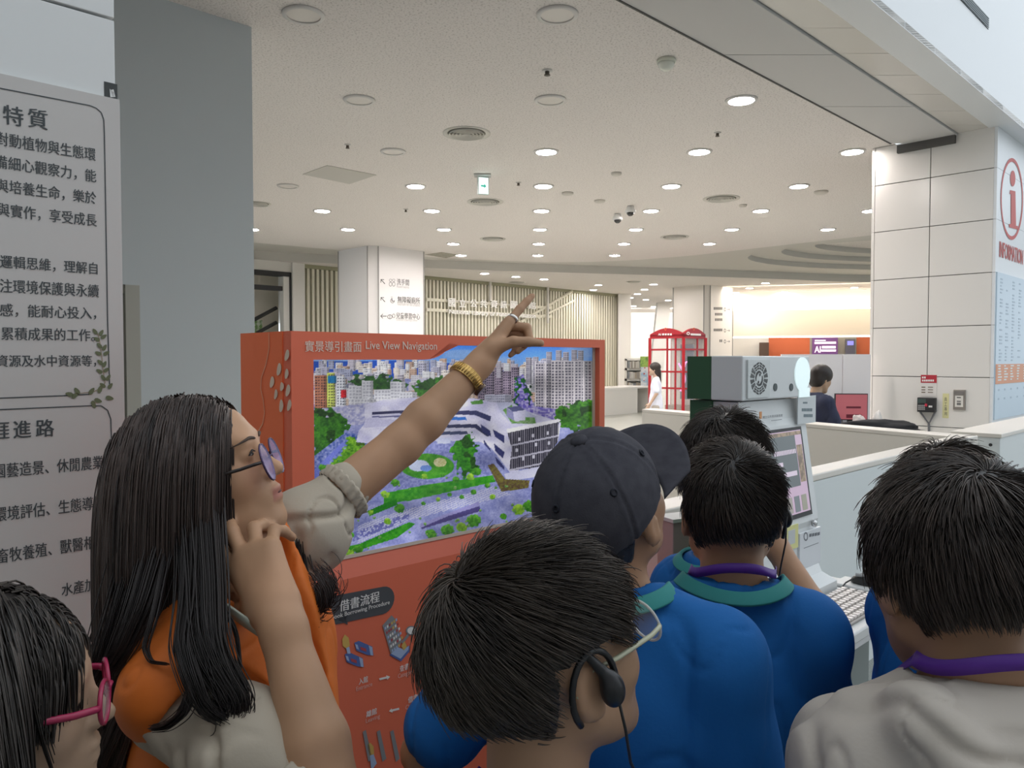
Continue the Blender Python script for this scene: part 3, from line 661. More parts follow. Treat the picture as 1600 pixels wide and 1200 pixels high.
mb = MB(); mb.prism([G0, G0 + VD * .32, G0 + VD * .32 + UD * 2.2, G0 + UD * 2.2], (0, 0, 1.07)); mb.build('body', M['desk'], gp, bev=.004)
mb = MB(); mb.prism([q + [0, 0, 1.07] for q in (G0 - VD * .01 - UD * .01, G0 + VD * .33 - UD * .01, G0 + VD * .33 + UD * 2.2, G0 - VD * .01 + UD * 2.2)], (0, 0, .03)); mb.build('top_cap', M['cream'], gp, bev=.004)
gfr = Fr(G0 + VD * .32, -VD); q = gfr.px3(1548, 695, .002)
MB().lathe(q, [(.012, 0), (.012, .006)], 12, X=gfr.A, Y=ZD, Z=gfr.N).build('lock', M['dark'], gp)
# staff desk behind, with partition, monitor, coat, paper
SD = atY(1262, 672, 8.2); SDf = Fr((2.9, 8.9, 0), (1, -.10, 0))
sx = lambda x: SDf.px(x, 600)[0]
sd = empty('staff_desk', SDf.pt(.6, 0, 0), 'staff desk behind the information enclosure', 'desk')
MB().fbox(SDf, sx(1225), .86, sx(1357) , .90, 0, .75).build('desk_top', mat('navy_edge', (.05, .07, .14), .5), sd)
MB().fbox(SDf, sx(1230), 0, sx(1352), .86, .03, .06).build('modesty_panel', M['cream'], sd)
pt = empty('desk_partition', SDf.pt(sx(1310), 0, -.1), 'tall white partition screen behind the staff member', 'partition')
w_ = mat('partition_white', (.95, .92, .93), .4)
xm = SDf.px(1318, 600)[0]; zt = SDf.px(1310, 553.5)[1]
MB().fbox(SDf, sx(1222), 0, xm - .004, zt, -.08, -.04).build('screen_panel', w_, pt); MB().fbox(SDf, xm + .004, 0, sx(1362), zt, -.08, -.04).build('screen_panel', w_, pt)
dr_ = empty('drawer_unit', SDf.pt(sx(1300), 0, .3), 'grey drawer unit between the staff member and the red monitor', 'drawers')
z1 = SDf.px(1300, 655)[1]; z0 = .90
MB().fbox(SDf, sx(1285), z0, sx(1312), SDf.px(1300, 622)[1], -.03, .12).build('cabinet_body', mat('cab_grey', (.25, .26, .27), .5), dr_)
for k in range(3): v = z0 + .015 + k * .085; MB().fbox(SDf, sx(1287), v, sx(1310), v + .07, .12, .13).build('drawer', mat('drawer_grey', (.40, .41, .42), .45), dr_)
mo = empty('monitor', SDf.pt(sx(1332), .9, .30), 'monitor showing a plain red screen on the staff desk', 'monitor')
mf = Fr(SDf.pt(0, 0, .30), SDf.A); a = quad_uv(1305.5, 655, 1355, 616.5, mf)
MB().fbox(mf, a[0] - .008, a[1] - .01, a[2] + .008, a[3] + .01, -.03, 0).build('casing', M['dark'], mo); MB().fbox(mf, *a, 0, .004).build('screen', mat('screen_red', (.46, .12, .14), .3, emit=.28), mo)
mb = MB(); m_ = (a[0] + a[2]) / 2; mb.fbox(mf, m_ - .03, .9, m_ + .03, a[1], -.05, -.03); mb.fbox(mf, m_ - .1, .9, m_ + .1, .912, -.12, .06); mb.build('stand', M['dark'], mo)
mb = MB(); q = quad_uv(1322, 638, 1345, 635, mf); mb.fbox(mf, *q, .004, .005); q = quad_uv(1322, 653, 1346, 647.5, mf); mb.fbox(mf, *q, .004, .005); mb.build('screen_print', mat('dark_red', (.16, .01, .03), .4), mo)
def lump(name, c, r, m, label, cat, seed, h=.5):   # crumpled soft heap
    mb = bmesh.new(); bmesh.ops.create_icosphere(mb, subdivisions=4, radius=1.0)
    for v in mb.verts:
        n = mnoise.noise(v.co * 1.6 + Vector((seed, 0, 0))) * .35 + mnoise.noise(v.co * 4 + Vector((seed, 3, 0))) * .12
        v.co = v.co * (1 + n); v.co.z = max(v.co.z, -.25)
        v.co = Vector((v.co.x * r[0], v.co.y * r[1], (v.co.z + .25) * r[2]))
    me = bpy.data.meshes.new(name); mb.to_mesh(me); mb.free(); o = link_mesh(name, me, m); o.location = c
    me.polygons.foreach_set('use_smooth', np.ones(len(me.polygons), bool)); return tag(o, label, cat)
p = SDf.pt(sx(1330), .90, .60); lump('coat', p, (.55, .11, .085), mat('coat_black', (.018, .018, .02), .8), 'rumpled black coat lying along the staff desk edge', 'coat', 3)
p = SDf.pt(sx(1322), .902, .43); lump('cloth_bag', p, (.09, .045, .11), mat('bag_pink', (.74, .66, .63), .8), 'crumpled pale bag on the black coat', 'bag', 8)
p = SDf.pt(sx(1351), .902, .40); lump('paper_towel', p, (.06, .045, .14), mat('towel_white', (.85, .82, .78), .8), 'crumpled white paper beside the pillar on the staff desk', 'paper', 11)
# ------------------------------------------------------------------ reception counter, shelves, board, booth beyond
rc = empty('reception_counter', atZ(965, 640, 0) * [1, 1, 0], 'white reception counter by the end of the slatted wall', 'counter')
K0 = atZ(996, 645, 0); K1 = atZ(925, 652, 0); kA = (K0 - K1) / np.linalg.norm(K0 - K1); kf = Fr(K1, kA)
zt = kf.px(960, 606)[1]
MB().fbox(kf, -1.5, 0, np.linalg.norm(K0 - K1), zt - .05, -.9, 0).build('body', M['white'], rc); MB().fbox(kf, -1.5, zt - .05, np.linalg.norm(K0 - K1) + .9, zt, -.95, .02).build('counter_top', mat('counter_white', (.86, .84, .80), .3), rc)
MB().fbox(kf, np.linalg.norm(K0 - K1) + .8, 0, np.linalg.norm(K0 - K1) + .9, zt - .05, -.9, -.0).build('end_leg', M['white'], rc)
MB().fbox(kf, np.linalg.norm(K0 - K1), 0, np.linalg.norm(K0 - K1) + .8, zt - .05, -.92, -.86).build('back_panel', mat('kneehole', (.5, .48, .42), .6), rc)
bsf = Fr((atY(978, 600, 26)[0], 26, 0), (1, 0, 0)); bx = lambda x, y=580: bsf.px(x, y)
bc = empty('bookcase', bsf.pt(.5, 0, -.2), 'white bookcase of grey book rows behind the reception counter', 'bookcase')
W0, W1 = bx(978)[0], bx(1013)[0]; zz = [bx(990, y)[1] for y in (561, 576.5, 593, 610)]
mb = MB(); mb.fbox(bsf, W0, 0, W1, zz[0], -.35, -.3); mb.fbox(bsf, W0, 0, W0 + .04, zz[0], -.3, 0); mb.fbox(bsf, W1 - .04, 0, W1, zz[0], -.3, 0)
for z in zz: mb.fbox(bsf, W0, z - .05, W1, z + .03, -.3, 0)
mb.build('shelves', M['white'], bc)
rb = random.Random(5); tones = [mat('book_tone', c, .7) for c in ((.30, .27, .24), (.52, .49, .46), (.38, .33, .26), (.62, .60, .56), (.24, .25, .27))]
first = {}
for k, z in enumerate(zz[1:]):
    u = W0 + .06
    while u < W1 - .13:
        w = rb.uniform(.035, .06); h = rb.uniform(.19, .25); t = rb.randrange(5)
        if t not in first:
            o = MB().box((0, -.17, 0), (.045, 0, .24)).build('book', tones[t]); first[t] = o
        else: o = first[t].copy(); COL.objects.link(o)
        o.scale = (w / .045, 1, h / .24); o.location = bsf.pt(u, z + .0305, -.06)
        tag(o, 'small grey toned book upright on the distant white bookcase', 'book', 'books on the distant bookcase'); u += w + .006
bo = empty('display_board', bsf.pt(bx(1006)[0], 0, .5), 'blue and green picture board behind the woman in white', 'board')
bf = Fr(bsf.pt(0, 0, .5), (1, 0, 0)); a = quad_uv(1001, 612, 1015, 557, bf)
MB().fbox(bf, a[0], a[1], a[2], a[3] - .35, 0, .03).build('blue_panel', mat('board_blue', (.35, .52, .68), .5, noise=(7, (.75, .78, .82), .4, .62)), bo); MB().fbox(bf, a[0] - .02, a[3] - .35, a[2] + .03, a[3], 0, .03).build('green_header', mat('board_green', (.36, .55, .12), .5, noise=(9, (.15, .3, .08), .35, .55)), bo)
MB().fbox(bf, a[0], 0, a[2], a[1], 0, .03).build('stand', M['white'], bo)
mb = MB()
for x, y, w, h in ((1006, 574, 2.5, 1.5), (1005, 583, 2.5, 2), (1006, 571, 1, 1), (1005, 594, 2, 1)): mb.fbox(bf, *quad_uv(x, y + h, x + w, y, bf), .03, .034)
mb.build('red_marks', RED, bo)
# red phone booth
BR = mat('booth_red', (.36, .012, .02), .35); BG = mat('booth_glass', (.80, .84, .84), .08, alpha=.12); BS = mat('booth_screen', (.10, .10, .16), .3)
b0 = atY(1067.5, 600, 17.0) * [1, 1, 0]; SZ = .90; bl = b0 + VD * SZ
fl_ = Fr(bl, -VD); fr_ = Fr(b0, UD); z = lambda y: fl_.px(1062, y)[1]
pb = empty('phone_booth', b0 + VD * .45 + UD * .45, 'red telephone style booth with arched tops and glass panes', 'booth')
HT = z(527); TOP = z(512)
for f in (fl_, fr_):
    mb = MB(); n = 12; arc = [(SZ * k / n, HT - .02 + .10 + (TOP - HT - .08) * math.sin(math.pi * k / n)) for k in range(n + 1)]
    mb.fprism(f, arc[::-1] + [(0, HT - .02), (SZ, HT - .02)], -.06, .0); mb.build('arched_header', BR, pb)
mb = MB()
for p in (b0, bl, b0 + UD * SZ, bl + UD * SZ): mb.box(p - [.03, .03, 0], p + [.03, .03, HT])
mb.build('corner_posts', BR, pb)
for f, xs in ((fl_, (.46, .68)), (fr_, (.60,))):
    mb = MB()
    for y in (546, 581, 607): v = f.px(1060 if f is fl_ else 1080, y)[1]; mb.fbox(f, 0, v - .02, SZ, v + .02, -.04, -.01)
    for u in xs: mb.fbox(f, u - .018, .08, u + .018, HT, -.04, -.01)
    mb.fbox(f, 0, 0, SZ, .12, -.05, 0); mb.build('glazing_bars', BR, pb)
    MB().fbox(f, .02, .12, SZ - .02, HT, -.035, -.03).build('pane', BG, pb)
mb = MB(); fb = Fr(bl + UD * .86, -VD); mb.fbox(fb, .02, .1, SZ - .02, HT, 0, .02); mb.build('back_panel', mat('booth_inside', (.60, .55, .50), .6), pb)
MB().prism([q + [0, 0, HT + .02] for q in (b0, bl, bl + UD * SZ, b0 + UD * SZ)], (0, 0, .05)).build('roof', BR, pb)
MB().fbox(Fr(bl + UD * .5, -VD), .52, .75, .85, HT - .15, 0, .04).build('inner_screen', BS, pb)
mb = MB(); mb.fbox(fl_, .35, .12, .86, .62, -.5, -.1); mb.build('seat_box', mat('booth_brown', (.30, .22, .16), .6), pb)
PKm = mat('neon_pink', (.85, .35, .75), emit=.9); mb = MB(); 
mb.tube([fr_.pt(.1 + .28 * math.sin(t) * .6 + .1, .95 + t * .17, -.2) for t in np.linspace(0, 3.6, 16)], .022, 6); mb.tube([fr_.pt(.45 + .1 * math.cos(t), 1.48 + .12 * math.sin(t), -.2) for t in np.linspace(0, 3.1, 10)], .02, 6); mb.build('pink_tube_light', PKm, pb)
mb = MB(); write(mb, fl_, 'AI', quad=(1028.5, 524.3, 1033, 520.8), w=.006, bold=.03)
for k in range(4): q = quad_uv(1035 + k * 4, 524, 1037.6 + k * 4, 521, fl_); mb.fbox(fl_, *q, .0, .006)
ring(mb, fr_, 1075, 521, 2.6, 2.6, .5, .006); q = quad_uv(1079, 524, 1095, 521.6, fr_); mb.fbox(fr_, q[0], q[1], q[2], q[3], 0, .005)
mb.build('lettering', WHT, pb)
mb = MB(); ring(mb, fl_, 1040, 514.2, 1.6, 2.2, .4, .006); ring(mb, fr_, 1084, 514.2, 1.6, 2.2, .4, .006); mb.build('emblem', mat('emblem_orange', (.75, .15, .05), .5), pb)
# far service area: purple screen, dark device, brown box
ps = empty('purple_screen', FB.px3(1288, 540, .1), 'purple digital sign with white lettering above the partition', 'screen')
f = Fr(FB.pt(0, 0, .1), FB.A); a = quad_uv(1268.5, 575, 1309, 524, f)
MB().fbox(f, a[0], a[1], a[2], a[3], 0, .06).build('display', mat('purple', (.14, .05, .18), .4, emit=.5), ps)
mb = MB(); write(mb, f, 'AI', quad=(1272.5, 551, 1282, 541), w=.065, bold=.03)
for x0, y0, x1, y1 in ((1273, 533, 1290, 531), (1272.5, 537.5, 1306, 533.8), (1284, 544.5, 1305.5, 540.5), (1283, 549.5, 1306, 546), (1280, 556, 1305, 554)): mb.fbox(f, *quad_uv(x0, y0, x1, y1, f), .06, .065)
mb.build('lettering', mat('lit_white', (.9, .8, .9), emit=.8), ps)
MB().fbox(f, (a[0] + a[2]) / 2 - .1, 0, (a[0] + a[2]) / 2 + .1, a[1], 0, .05).build('stand', M['dark'], ps)
sv = empty('service_terminal', FB.px3(1328, 545, .1), 'dark upright terminal with a small violet screen beside purple sign', 'terminal')
a = quad_uv(1320, 580, 1335.5, 530, f); MB().fbox(f, a[0], 0, a[2], a[3], 0, .2).build('body', mat('terminal_dark', (.12, .12, .17), .4), sv); MB().fbox(f, *quad_uv(1323, 539.5, 1332.5, 533, f), .2, .21).build('screen', mat('violet', (.22, .22, .75), .3, emit=.9), sv)
a = quad_uv(1186, 560, 1201, 535.5, f); tag(MB().fbox(f, a[0], 0, a[2], a[3], 0, .5).build('brown_cabinet', mat('brown', (.10, .06, .045), .5)), 'dark brown cabinet against the far orange wall', 'cabinet')
# ------------------------------------------------------------------ orange information kiosk with the wide screen
OR1 = mat('kiosk_orange', (.84, .185, .10), .5, spec=.3); OR2 = mat('kiosk_orange_inner', (.62, .12, .06), .55)
CRM = mat('print_cream', (.80, .62, .48), .6)
O0 = atY(455, 560, 1.9) * [1, 1, 0]; OF = Fr(O0, UD); OL_ = Fr(O0 + VD * .274, -VD)
OW = OF.px(945, 560)[0]; OT = OF.px(455, 517)[1]
ok = empty('screen_kiosk', OF.pt(OW / 2, 0, -.13), 'tall orange information kiosk with a wide city view screen', 'kiosk')
su0, su1 = OF.px(491, 700)[0], OF.px(933, 700)[0]
svb = OF.px(700, 842)[1]; svt = OF.px(800, 541)[1]; tabv = OF.px(491, 562)[1]; tabu = OF.px(662, 556)[0]
mb = MB(); mb.fbox(OF, 0.002, 0, OW - .002, OT - .002, -.27, -.04); mb.build('body', OR1, ok)
mb = MB(); mb.fbox(OF, 0, svb - .05, su0, OT, -.04, 0); mb.fbox(OF, su1 + .012, svb - .05, OW, OT, -.04, 0); mb.fbox(OF, su0, svt, su1 + .012, OT, -.04, 0)
tab = [(su0, svt), (su0, tabv), (tabu, tabv)] + [(tabu + .10 * math.sin(t), tabv + .06 * (1 - math.cos(t))) for t in np.linspace(.2, 1.4, 7)] + [(tabu + .13, svt)]
mb.fprism(OF, tab[::-1], -.036, 0)
mb.fbox(OF, 0, 0, OW, svb - .05, -.04, 0)
mb.build('front_frame', OR1, ok)
mb = MB(); mb.add([OF.pt(su0, svb - .05, 0), OF.pt(su1 + .012, svb - .05, 0), OF.pt(su1 + .012, svb, -.03), OF.pt(su0, svb, -.03)], [[0, 1, 2, 3]]); mb.build('sloped_ledge', OR2, ok)
mb = MB(); mb.fbox(OF, su0, svb - .004, su1, svb + .006, -.035, -.024); mb.fbox(OF, su1, svb, su1 + .012, svt, -.036, -.02); mb.build('screen_trim', mat('trim_cream', (.72, .60, .50), .5), ok)
MB().obox(OL_.pt(0, 0, -.0), -VD * .234, OL_.N * .003, (0, 0, OT)).build('side_panel', mat('kiosk_side', (.95, .19, .065), .5, spec=.3), ok)
def lay(mb, t, x0, y0, x1, h, **k):   # a level line of writing on the kiosk front from its lower left photo point
    a = OF.px(x0, y0); write(mb, OF, t, box=(a[0], a[1], OF.px(x1, y0)[0], OF.px(x0, y0 - h)[1]), **k)
mb = MB(); lay(mb, '實景導引畫面', 476, 549.5, 564, 17.5, w=.002, bold=.008); lay(mb, 'Live View Navigation', 571, 549.5, 682, 17, w=.002, bold=.008); mb.build('title_lettering', mat('title_cream', (.86, .70, .58), .5), ok)
mb = MB(); strip_line(mb, OL_, [(423, 520), (423, 545), (418, 570), (411, 590), (410, 608), (414, 625), (416, 645), (413, 662), (404, 678)], .0035, .005)
mb.build('printed_curve', mat('curve_print', (.85, .42, .24), .6), ok)
mb = MB()
for x, y, w, h, a in ((451, 555, 3.4, 9, .35), (438.5, 577, 3.4, 10, .25), (450.5, 584, 2.8, 8, .2), (427.5, 597, 3.4, 9, .25), (443, 604, 3, 7, .15), (452.5, 610, 3.4, 9.5, .3), (433.5, 616, 2.5, 8, .2), (442, 634, 3.2, 10, .1), (454.5, 633, 3.2, 9, .3)):
    mb.poly([OL_.px3(x + (w * math.cos(t) + .5 * math.cos(2 * t)) * math.cos(a) + h * math.sin(t) * math.sin(a) * .6, y - h * math.sin(t) + w * math.cos(t) * math.sin(a) * .5, .005) for t in np.linspace(0, 2 * math.pi, 14)[:-1]])
mb.build('printed_petals', CRM, ok)
# printed borrowing guide on the lower front
PB = mat('bubble_grey', (.085, .085, .092), .6); PW = mat('guide_white', (.90, .86, .82), .6); PT = mat('guide_pink', (.85, .50, .42), .6); BL = mat('guide_blue', (.10, .16, .42), .6); LB = mat('guide_light_blue', (.42, .52, .74), .6); YL = mat('guide_yellow', (.72, .46, .12), .6); TN = mat('guide_tan', (.42, .26, .07), .6); GG = mat('guide_grey', (.28, .28, .29), .6)
def pol(mb, fr, pts, w=.002): mb.poly([fr.px3(*p, w) for p in pts])
a = OF.px(505, 952); c = OF.px(617, 934); rad = .038
ca, cb = np.array(OF.px(524, 953)), np.array(OF.px(598, 938)); dd = cb - ca; th0 = math.atan2(dd[1], dd[0])
P = [ca + rad * np.array([math.cos(t), math.sin(t)]) for t in np.linspace(th0 + math.pi / 2, th0 + 1.5 * math.pi, 12)] + [cb + rad * np.array([math.cos(t), math.sin(t)]) for t in np.linspace(th0 - math.pi / 2, th0 + math.pi / 2, 12)]
mb = MB(); mb.poly([OF.pt(*p, .0015) for p in P]); pol(mb, OF, [(527, 968), (543, 976), (541, 962)], .0015); mb.build('speech_bubble', PB, ok)
mb = MB(); lay(mb, '借書流程', 529.5, 956, 592, 17.5, w=.003, bold=.02); lay(mb, 'Book Borrowing Procedure', 517, 970, 608, 9, w=.003, bold=.01)
mb.build('bubble_lettering', PW, ok)
mb = MB(); mbp = MB()
for t, q in (('入館', (560, 1070, 574, 10)), ('查書', (624, 1050, 638, 10)), ('離館', (572, 1121, 588, 10)), ('借書', (637, 1099, 652, 10))): lay(mb, t, *q, w=.002, bold=.02)
for t, q in (('Entrance', (556, 1080, 581, 7)), ('Category', (621, 1062, 645, 9)), ('Leaving', (571, 1132, 593, 9)), ('Check-out', (633, 1109, 660, 7))): lay(mbp, t, *q, w=.002, bold=.01)
def garrow(mb, fr, x0, y0, x1, y1, h):
    dx, dy = x1 - x0, y1 - y0; L = math.hypot(dx, dy); ux, uy = dx / L, dy / L; nx, ny = -uy, ux
    p = lambda s, t: (x0 + ux * s * L + nx * t * h, y0 + uy * s * L + ny * t * h)
    pol(mb, fr, [p(0, -.4), p(.68, -.4), p(.68, -.9), p(1, 0), p(.68, .9), p(.68, .4), p(0, .4)])
garrow(mb, OF, 592, 1061, 609, 1057, 4); garrow(mb, OF, 656, 1041, 672, 1037, 4); garrow(mb, OF, 623, 1107, 607, 1111, 4); garrow(mb, OF, 685, 1086, 670, 1090, 4)
mb.build('guide_lettering', PW, ok); mbp.build('guide_small_lettering', PT, ok)
b1, b2, b3, b4, b5, b6 = (MB() for _ in range(6))
for dx, dy in ((0, 0), (15, -18)):   # turnstiles
    pol(b1, OF, [(538 + dx, 1022 + dy), (545 + dx, 1019 + dy), (566 + dx, 1028 + dy), (568 + dx, 1042 + dy), (558 + dx, 1041 + dy), (541 + dx, 1034 + dy)]); pol(b2, OF, [(560 + dx, 1026 + dy), (566 + dx, 1029 + dy), (567 + dx, 1042 + dy), (563 + dx, 1041 + dy)], .0026); pol(b2, OF, [(539 + dx, 1024 + dy), (543 + dx, 1025 + dy), (545 + dx, 1033 + dy), (541 + dx, 1031 + dy)], .0026); pol(b3, OF, [(547 + dx, 1028 + dy), (556 + dx, 1031 + dy), (557 + dx, 1036 + dy), (548 + dx, 1033 + dy)], .0026)
pol(b4, OF, [(534, 999), (538, 991), (544, 996), (546, 1008), (541, 1014), (535, 1009)]); pol(b2, OF, [(540, 1012), (545, 1010), (547, 1021), (542, 1021)], .0026)   # reader
pol(b5, OF, [(597, 977), (611, 961), (616, 966), (627, 1000), (622, 1014), (610, 1022)]); rr = random.Random(4)   # shelf of books
for k in range(34):
    i, j = k % 6, k // 6; x = 600 + i * 3.4 + j * 2.2; y = 980 - i * 2.6 + j * 7.0; (b3, b2, b6, b4)[rr.randrange(4)].add([OF.px3(x + q[0], y + q[1], .0026) for q in ((0, 0), (2.2, -1.8), (2.9, 2), (.7, 4))], [[0, 1, 2, 3]])
pol(b1, OF, [(608, 1023), (622, 1011), (629, 1014), (639, 1008), (639, 1018), (626, 1033)]); pol(b2, OF, [(610, 1021), (621, 1011), (629, 1014), (638, 1009), (637, 1015), (625, 1029)], .0026); pol(b4, OF, [(626, 1009), (631, 1001), (635, 1010), (630, 1016)], .003)
P = [(642 + 8.5 * math.cos(t), 985 - 7.5 * math.sin(t)) for t in np.linspace(0, 6.28, 18)[:-1]]; pol(b5, OF, P); P = [(642 + 6.3 * math.cos(t), 985 - 5.6 * math.sin(t)) for t in np.linspace(0, 6.28, 18)[:-1]]; pol(b6, OF, P, .0026); pol(b5, OF, [(636, 990), (639, 993), (629, 1006), (626, 1003)])
pol(b6, OF, [(634, 1132), (648, 1117), (654, 1120), (641, 1136), (647, 1164), (658, 1166), (648, 1170), (641, 1163)]); TNb = MB(); pol(TNb, OF, [(642, 1136), (655, 1121), (668, 1130), (661, 1156), (649, 1165)], .0018); TNb.build('guide_book', TN, ok)
for x in (566, 588, 609): pol(b5, OF, [(x, 1143), (x + 5, 1140), (x + 15, 1185), (x + 9, 1190)])
pol(b4, OF, [(573, 1163), (578, 1160), (583, 1166), (584, 1180), (577, 1182)]); pol(b2, OF, [(577, 1180), (583, 1178), (588, 1192), (582, 1200), (579, 1200)], .0026)
for b, m_, n_ in ((b1, BL, 'guide_gates'), (b2, LB, 'guide_pale_blue'), (b3, mat('guide_red', (.5, .08, .09), .6), 'guide_red_marks'), (b4, YL, 'guide_yellow_figures'), (b5, GG, 'guide_grey_shapes'), (b6, PW, 'guide_white_shapes')): b.build(n_, m_, ok)
# ---- the picture on the screen, drawn cell by cell (a flat screen showing an aerial view)
NU, NV = 520, 300
gu = su0 + (su1 - su0) * (np.arange(NU) + .5) / NU; gvv = svb + (svt - svb) * (np.arange(NV) + .5) / NV
GU, GV = np.meshgrid(gu, gvv)
PX, PY = to_px(OF.O + GU[..., None] * OF.A + GV[..., None] * OF.Z - .025 * OF.N)
IMG = np.zeros((NV, NU, 3)); SR = np.random.default_rng(11)
def vn(sx, sy, seed):   # smooth value noise on photo coordinates
    g = np.random.default_rng(seed).random((64, 64)); x = PX / sx; y = PY / sy
    xi = np.floor(x).astype(int); yi = np.floor(y).astype(int); fx_ = x - xi; fy_ = y - yi; fx_ = fx_ * fx_ * (3 - 2 * fx_); fy_ = fy_ * fy_ * (3 - 2 * fy_)
    G = lambda a, b: g[a % 64, b % 64]
    return (G(yi, xi) * (1 - fx_) + G(yi, xi + 1) * fx_) * (1 - fy_) + (G(yi + 1, xi) * (1 - fx_) + G(yi + 1, xi + 1) * fx_) * fy_
PX0, PY0 = PX, PY; N4 = vn(6, 5, 8)
N1, N2, N3 = vn(14, 9, 1), vn(5, 4, 2), vn(2.6, 2.2, 3)
def C3(*c): return np.array(c, float)
def inside(pts, wob=0):
    m = np.zeros(PX.shape, bool); n = len(pts); X_, Y_ = (PX0 + (N2 - .5) * 13, PY0 + (N4 - .5) * 13) if wob else (PX0, PY0)
    for i in range(n):
        (x0, y0), (x1, y1) = pts[i], pts[(i + 1) % n]
        if y0 == y1: continue
        m ^= ((Y_ < y0) != (Y_ < y1)) & (X_ < (x1 - x0) * (Y_ - y0) / (y1 - y0) + x0)
    return m
def paint(m, c, n=None, c2=None):
    if n is None: IMG[m] = c
    else: t = n[m][:, None]; IMG[m] = C3(*c) * (1 - t) + C3(*c2) * t
def P_(pts, c, **k): paint(inside(pts), c, **k)
def EL_(x, y, a, b, c, **k): paint(((PX - x) / a) ** 2 + ((PY - y) / b) ** 2 < 1, c, **k)
paint(np.ones_like(PX, bool), (118, 124, 178), n=np.clip(N1 * .6 + N3 * .5, 0, 1), c2=(176, 180, 222))
ysky = 566 + (PX - 490) * -.004
t = np.clip((PY - 535) / 40, 0, 1)[..., None]; sky = C3(60, 128, 222) * (1 - t) + C3(140, 178, 226) * t; cl = np.clip((vn(60, 12, 9) - .45) * 2.2, 0, .5)[..., None]; sky = sky * (1 - cl) + C3(176, 196, 230) * cl
m = PY < 585; IMG[m] = sky[m]
ridge = 561 + 4 * vn(40, 900, 5) + np.clip((PX - 640) * .06, 0, 30); m = (PY > ridge) & (PY < 590) & (PX < 860); IMG[m] = C3(34, 82, 176)
def block(x0, y0, x1, y1, c, ws=2.6, wh=3.4, d=.55):
    m = (PX >= x0) & (PX < x1) & (PY >= y0) & (PY < y1); IMG[m] = c
    wnd = m & (((PY - y0) % wh) > wh * .45) & (((PX - x0) % ws) > ws * .35) & (PX > x0 + 1); IMG[wnd] = C3(*c) * d + C3(20, 20, 50) * (1 - d) * .6
    e = m & (PX > x1 - (x1 - x0) * .25); IMG[e] = IMG[e] * .8
pal = [(232, 230, 238), (214, 208, 220), (240, 232, 226), (198, 196, 214), (226, 206, 190), (180, 184, 208), (206, 178, 160), (245, 245, 250)]
for k in range(420):
    yb = 570 + 66 * (k / 420) ** 1.15; w = SR.uniform(5, 12 + 12 * k / 420); h = SR.uniform(5, 14 + 12 * k / 420); x = SR.uniform(486, 935)
    block(x, yb - h, x + w, yb + 3, pal[SR.integers(8)], SR.uniform(2, 3.4), SR.uniform(2.4, 4), SR.uniform(.5, .85))
def trees(pts, c1, c2, seed=0):
    m = inside(pts, 1); n = np.clip(N2 * .45 + N3 * .55, 0, 1); e = m & (vn(7, 7, 20 + seed) > .06); paint(e, c1, n=n, c2=c2)
    s = e & (N1 < .33); IMG[s] = IMG[s] * .62
trees([(545, 590), (600, 586), (640, 600), (620, 612), (560, 606)], (22, 58, 24), (66, 120, 40), 1); trees([(645, 600), (690, 588), (720, 600), (705, 618), (655, 622)], (28, 70, 22), (84, 148, 46), 2)
for x0, x1, yt in ((492, 512, 586), (512, 524, 582), (526, 541, 588)): block(x0, yt, x1, 652, {492: (176, 120, 96), 512: (212, 222, 120), 526: (236, 238, 246)}[x0], 4.2, 4.4, .45)
block(513, 587, 526, 598, (20, 120, 170), 9, 9, 1); block(533, 609, 542, 621, (208, 40, 52), 9, 4, .8)
for x, y, w, h in ((545, 602, 26, 34), (566, 594, 18, 40), (585, 608, 34, 30), (610, 596, 24, 36), (624, 612, 28, 30), (548, 622, 40, 16)): block(x, y, x + w, y + h, (240, 240, 248), 5, 5, .8)
P_([(486, 640), (580, 628), (600, 650), (560, 664), (486, 664)], (150, 152, 196), n=N3, c2=(222, 220, 236))
for k in range(5): block(747 + k * 13, 573 + (k % 2) * 6, 760 + k * 13, 626, (160, 146, 164), 3.2, 4, .35)
block(758, 616, 800, 640, (196, 196, 214), 3, 4, .7); block(776, 564, 784, 590, (206, 200, 212), 3, 3, .8)
P_([(806, 590), (818, 584), (846, 668), (800, 668)], (74, 66, 150), n=N3, c2=(196, 186, 226)); trees([(806, 592), (811, 590), (808, 664), (800, 664)], (20, 62, 30), (50, 110, 50), 3); trees([(818, 590), (824, 590), (834, 640), (828, 640)], (16, 50, 32), (50, 110, 50), 3)
for x, yt in ((822, 558), (833, 557), (854, 549), (869, 547), (880, 550), (893, 546), (903, 547)): block(x, yt, x + 9, 600, (176, 172, 184), 2.6, 3, .6)
block(836, 567, 862, 650, (188, 182, 190), 4.2, 4.6, .42); block(861, 563, 931, 650, (196, 190, 196), 5.2, 4.6, .42); m = (PX > 836) & (PX < 931) & (PY > 564) & (PY < 650) & (((PX - 836) % 15) < 2); IMG[m] = C3(218, 212, 216)
P_([(818, 632), (880, 640), (880, 668), (818, 660)], (96, 84, 168), n=N3, c2=(210, 204, 232))
trees([(868, 640), (900, 632), (934, 622), (934, 682), (900, 676), (872, 668)], (22, 66, 20), (94, 158, 44), 4)
trees([(488, 642), (520, 636), (545, 652), (544, 672), (520, 700), (488, 716)], (20, 60, 22), (84, 148, 44), 5)
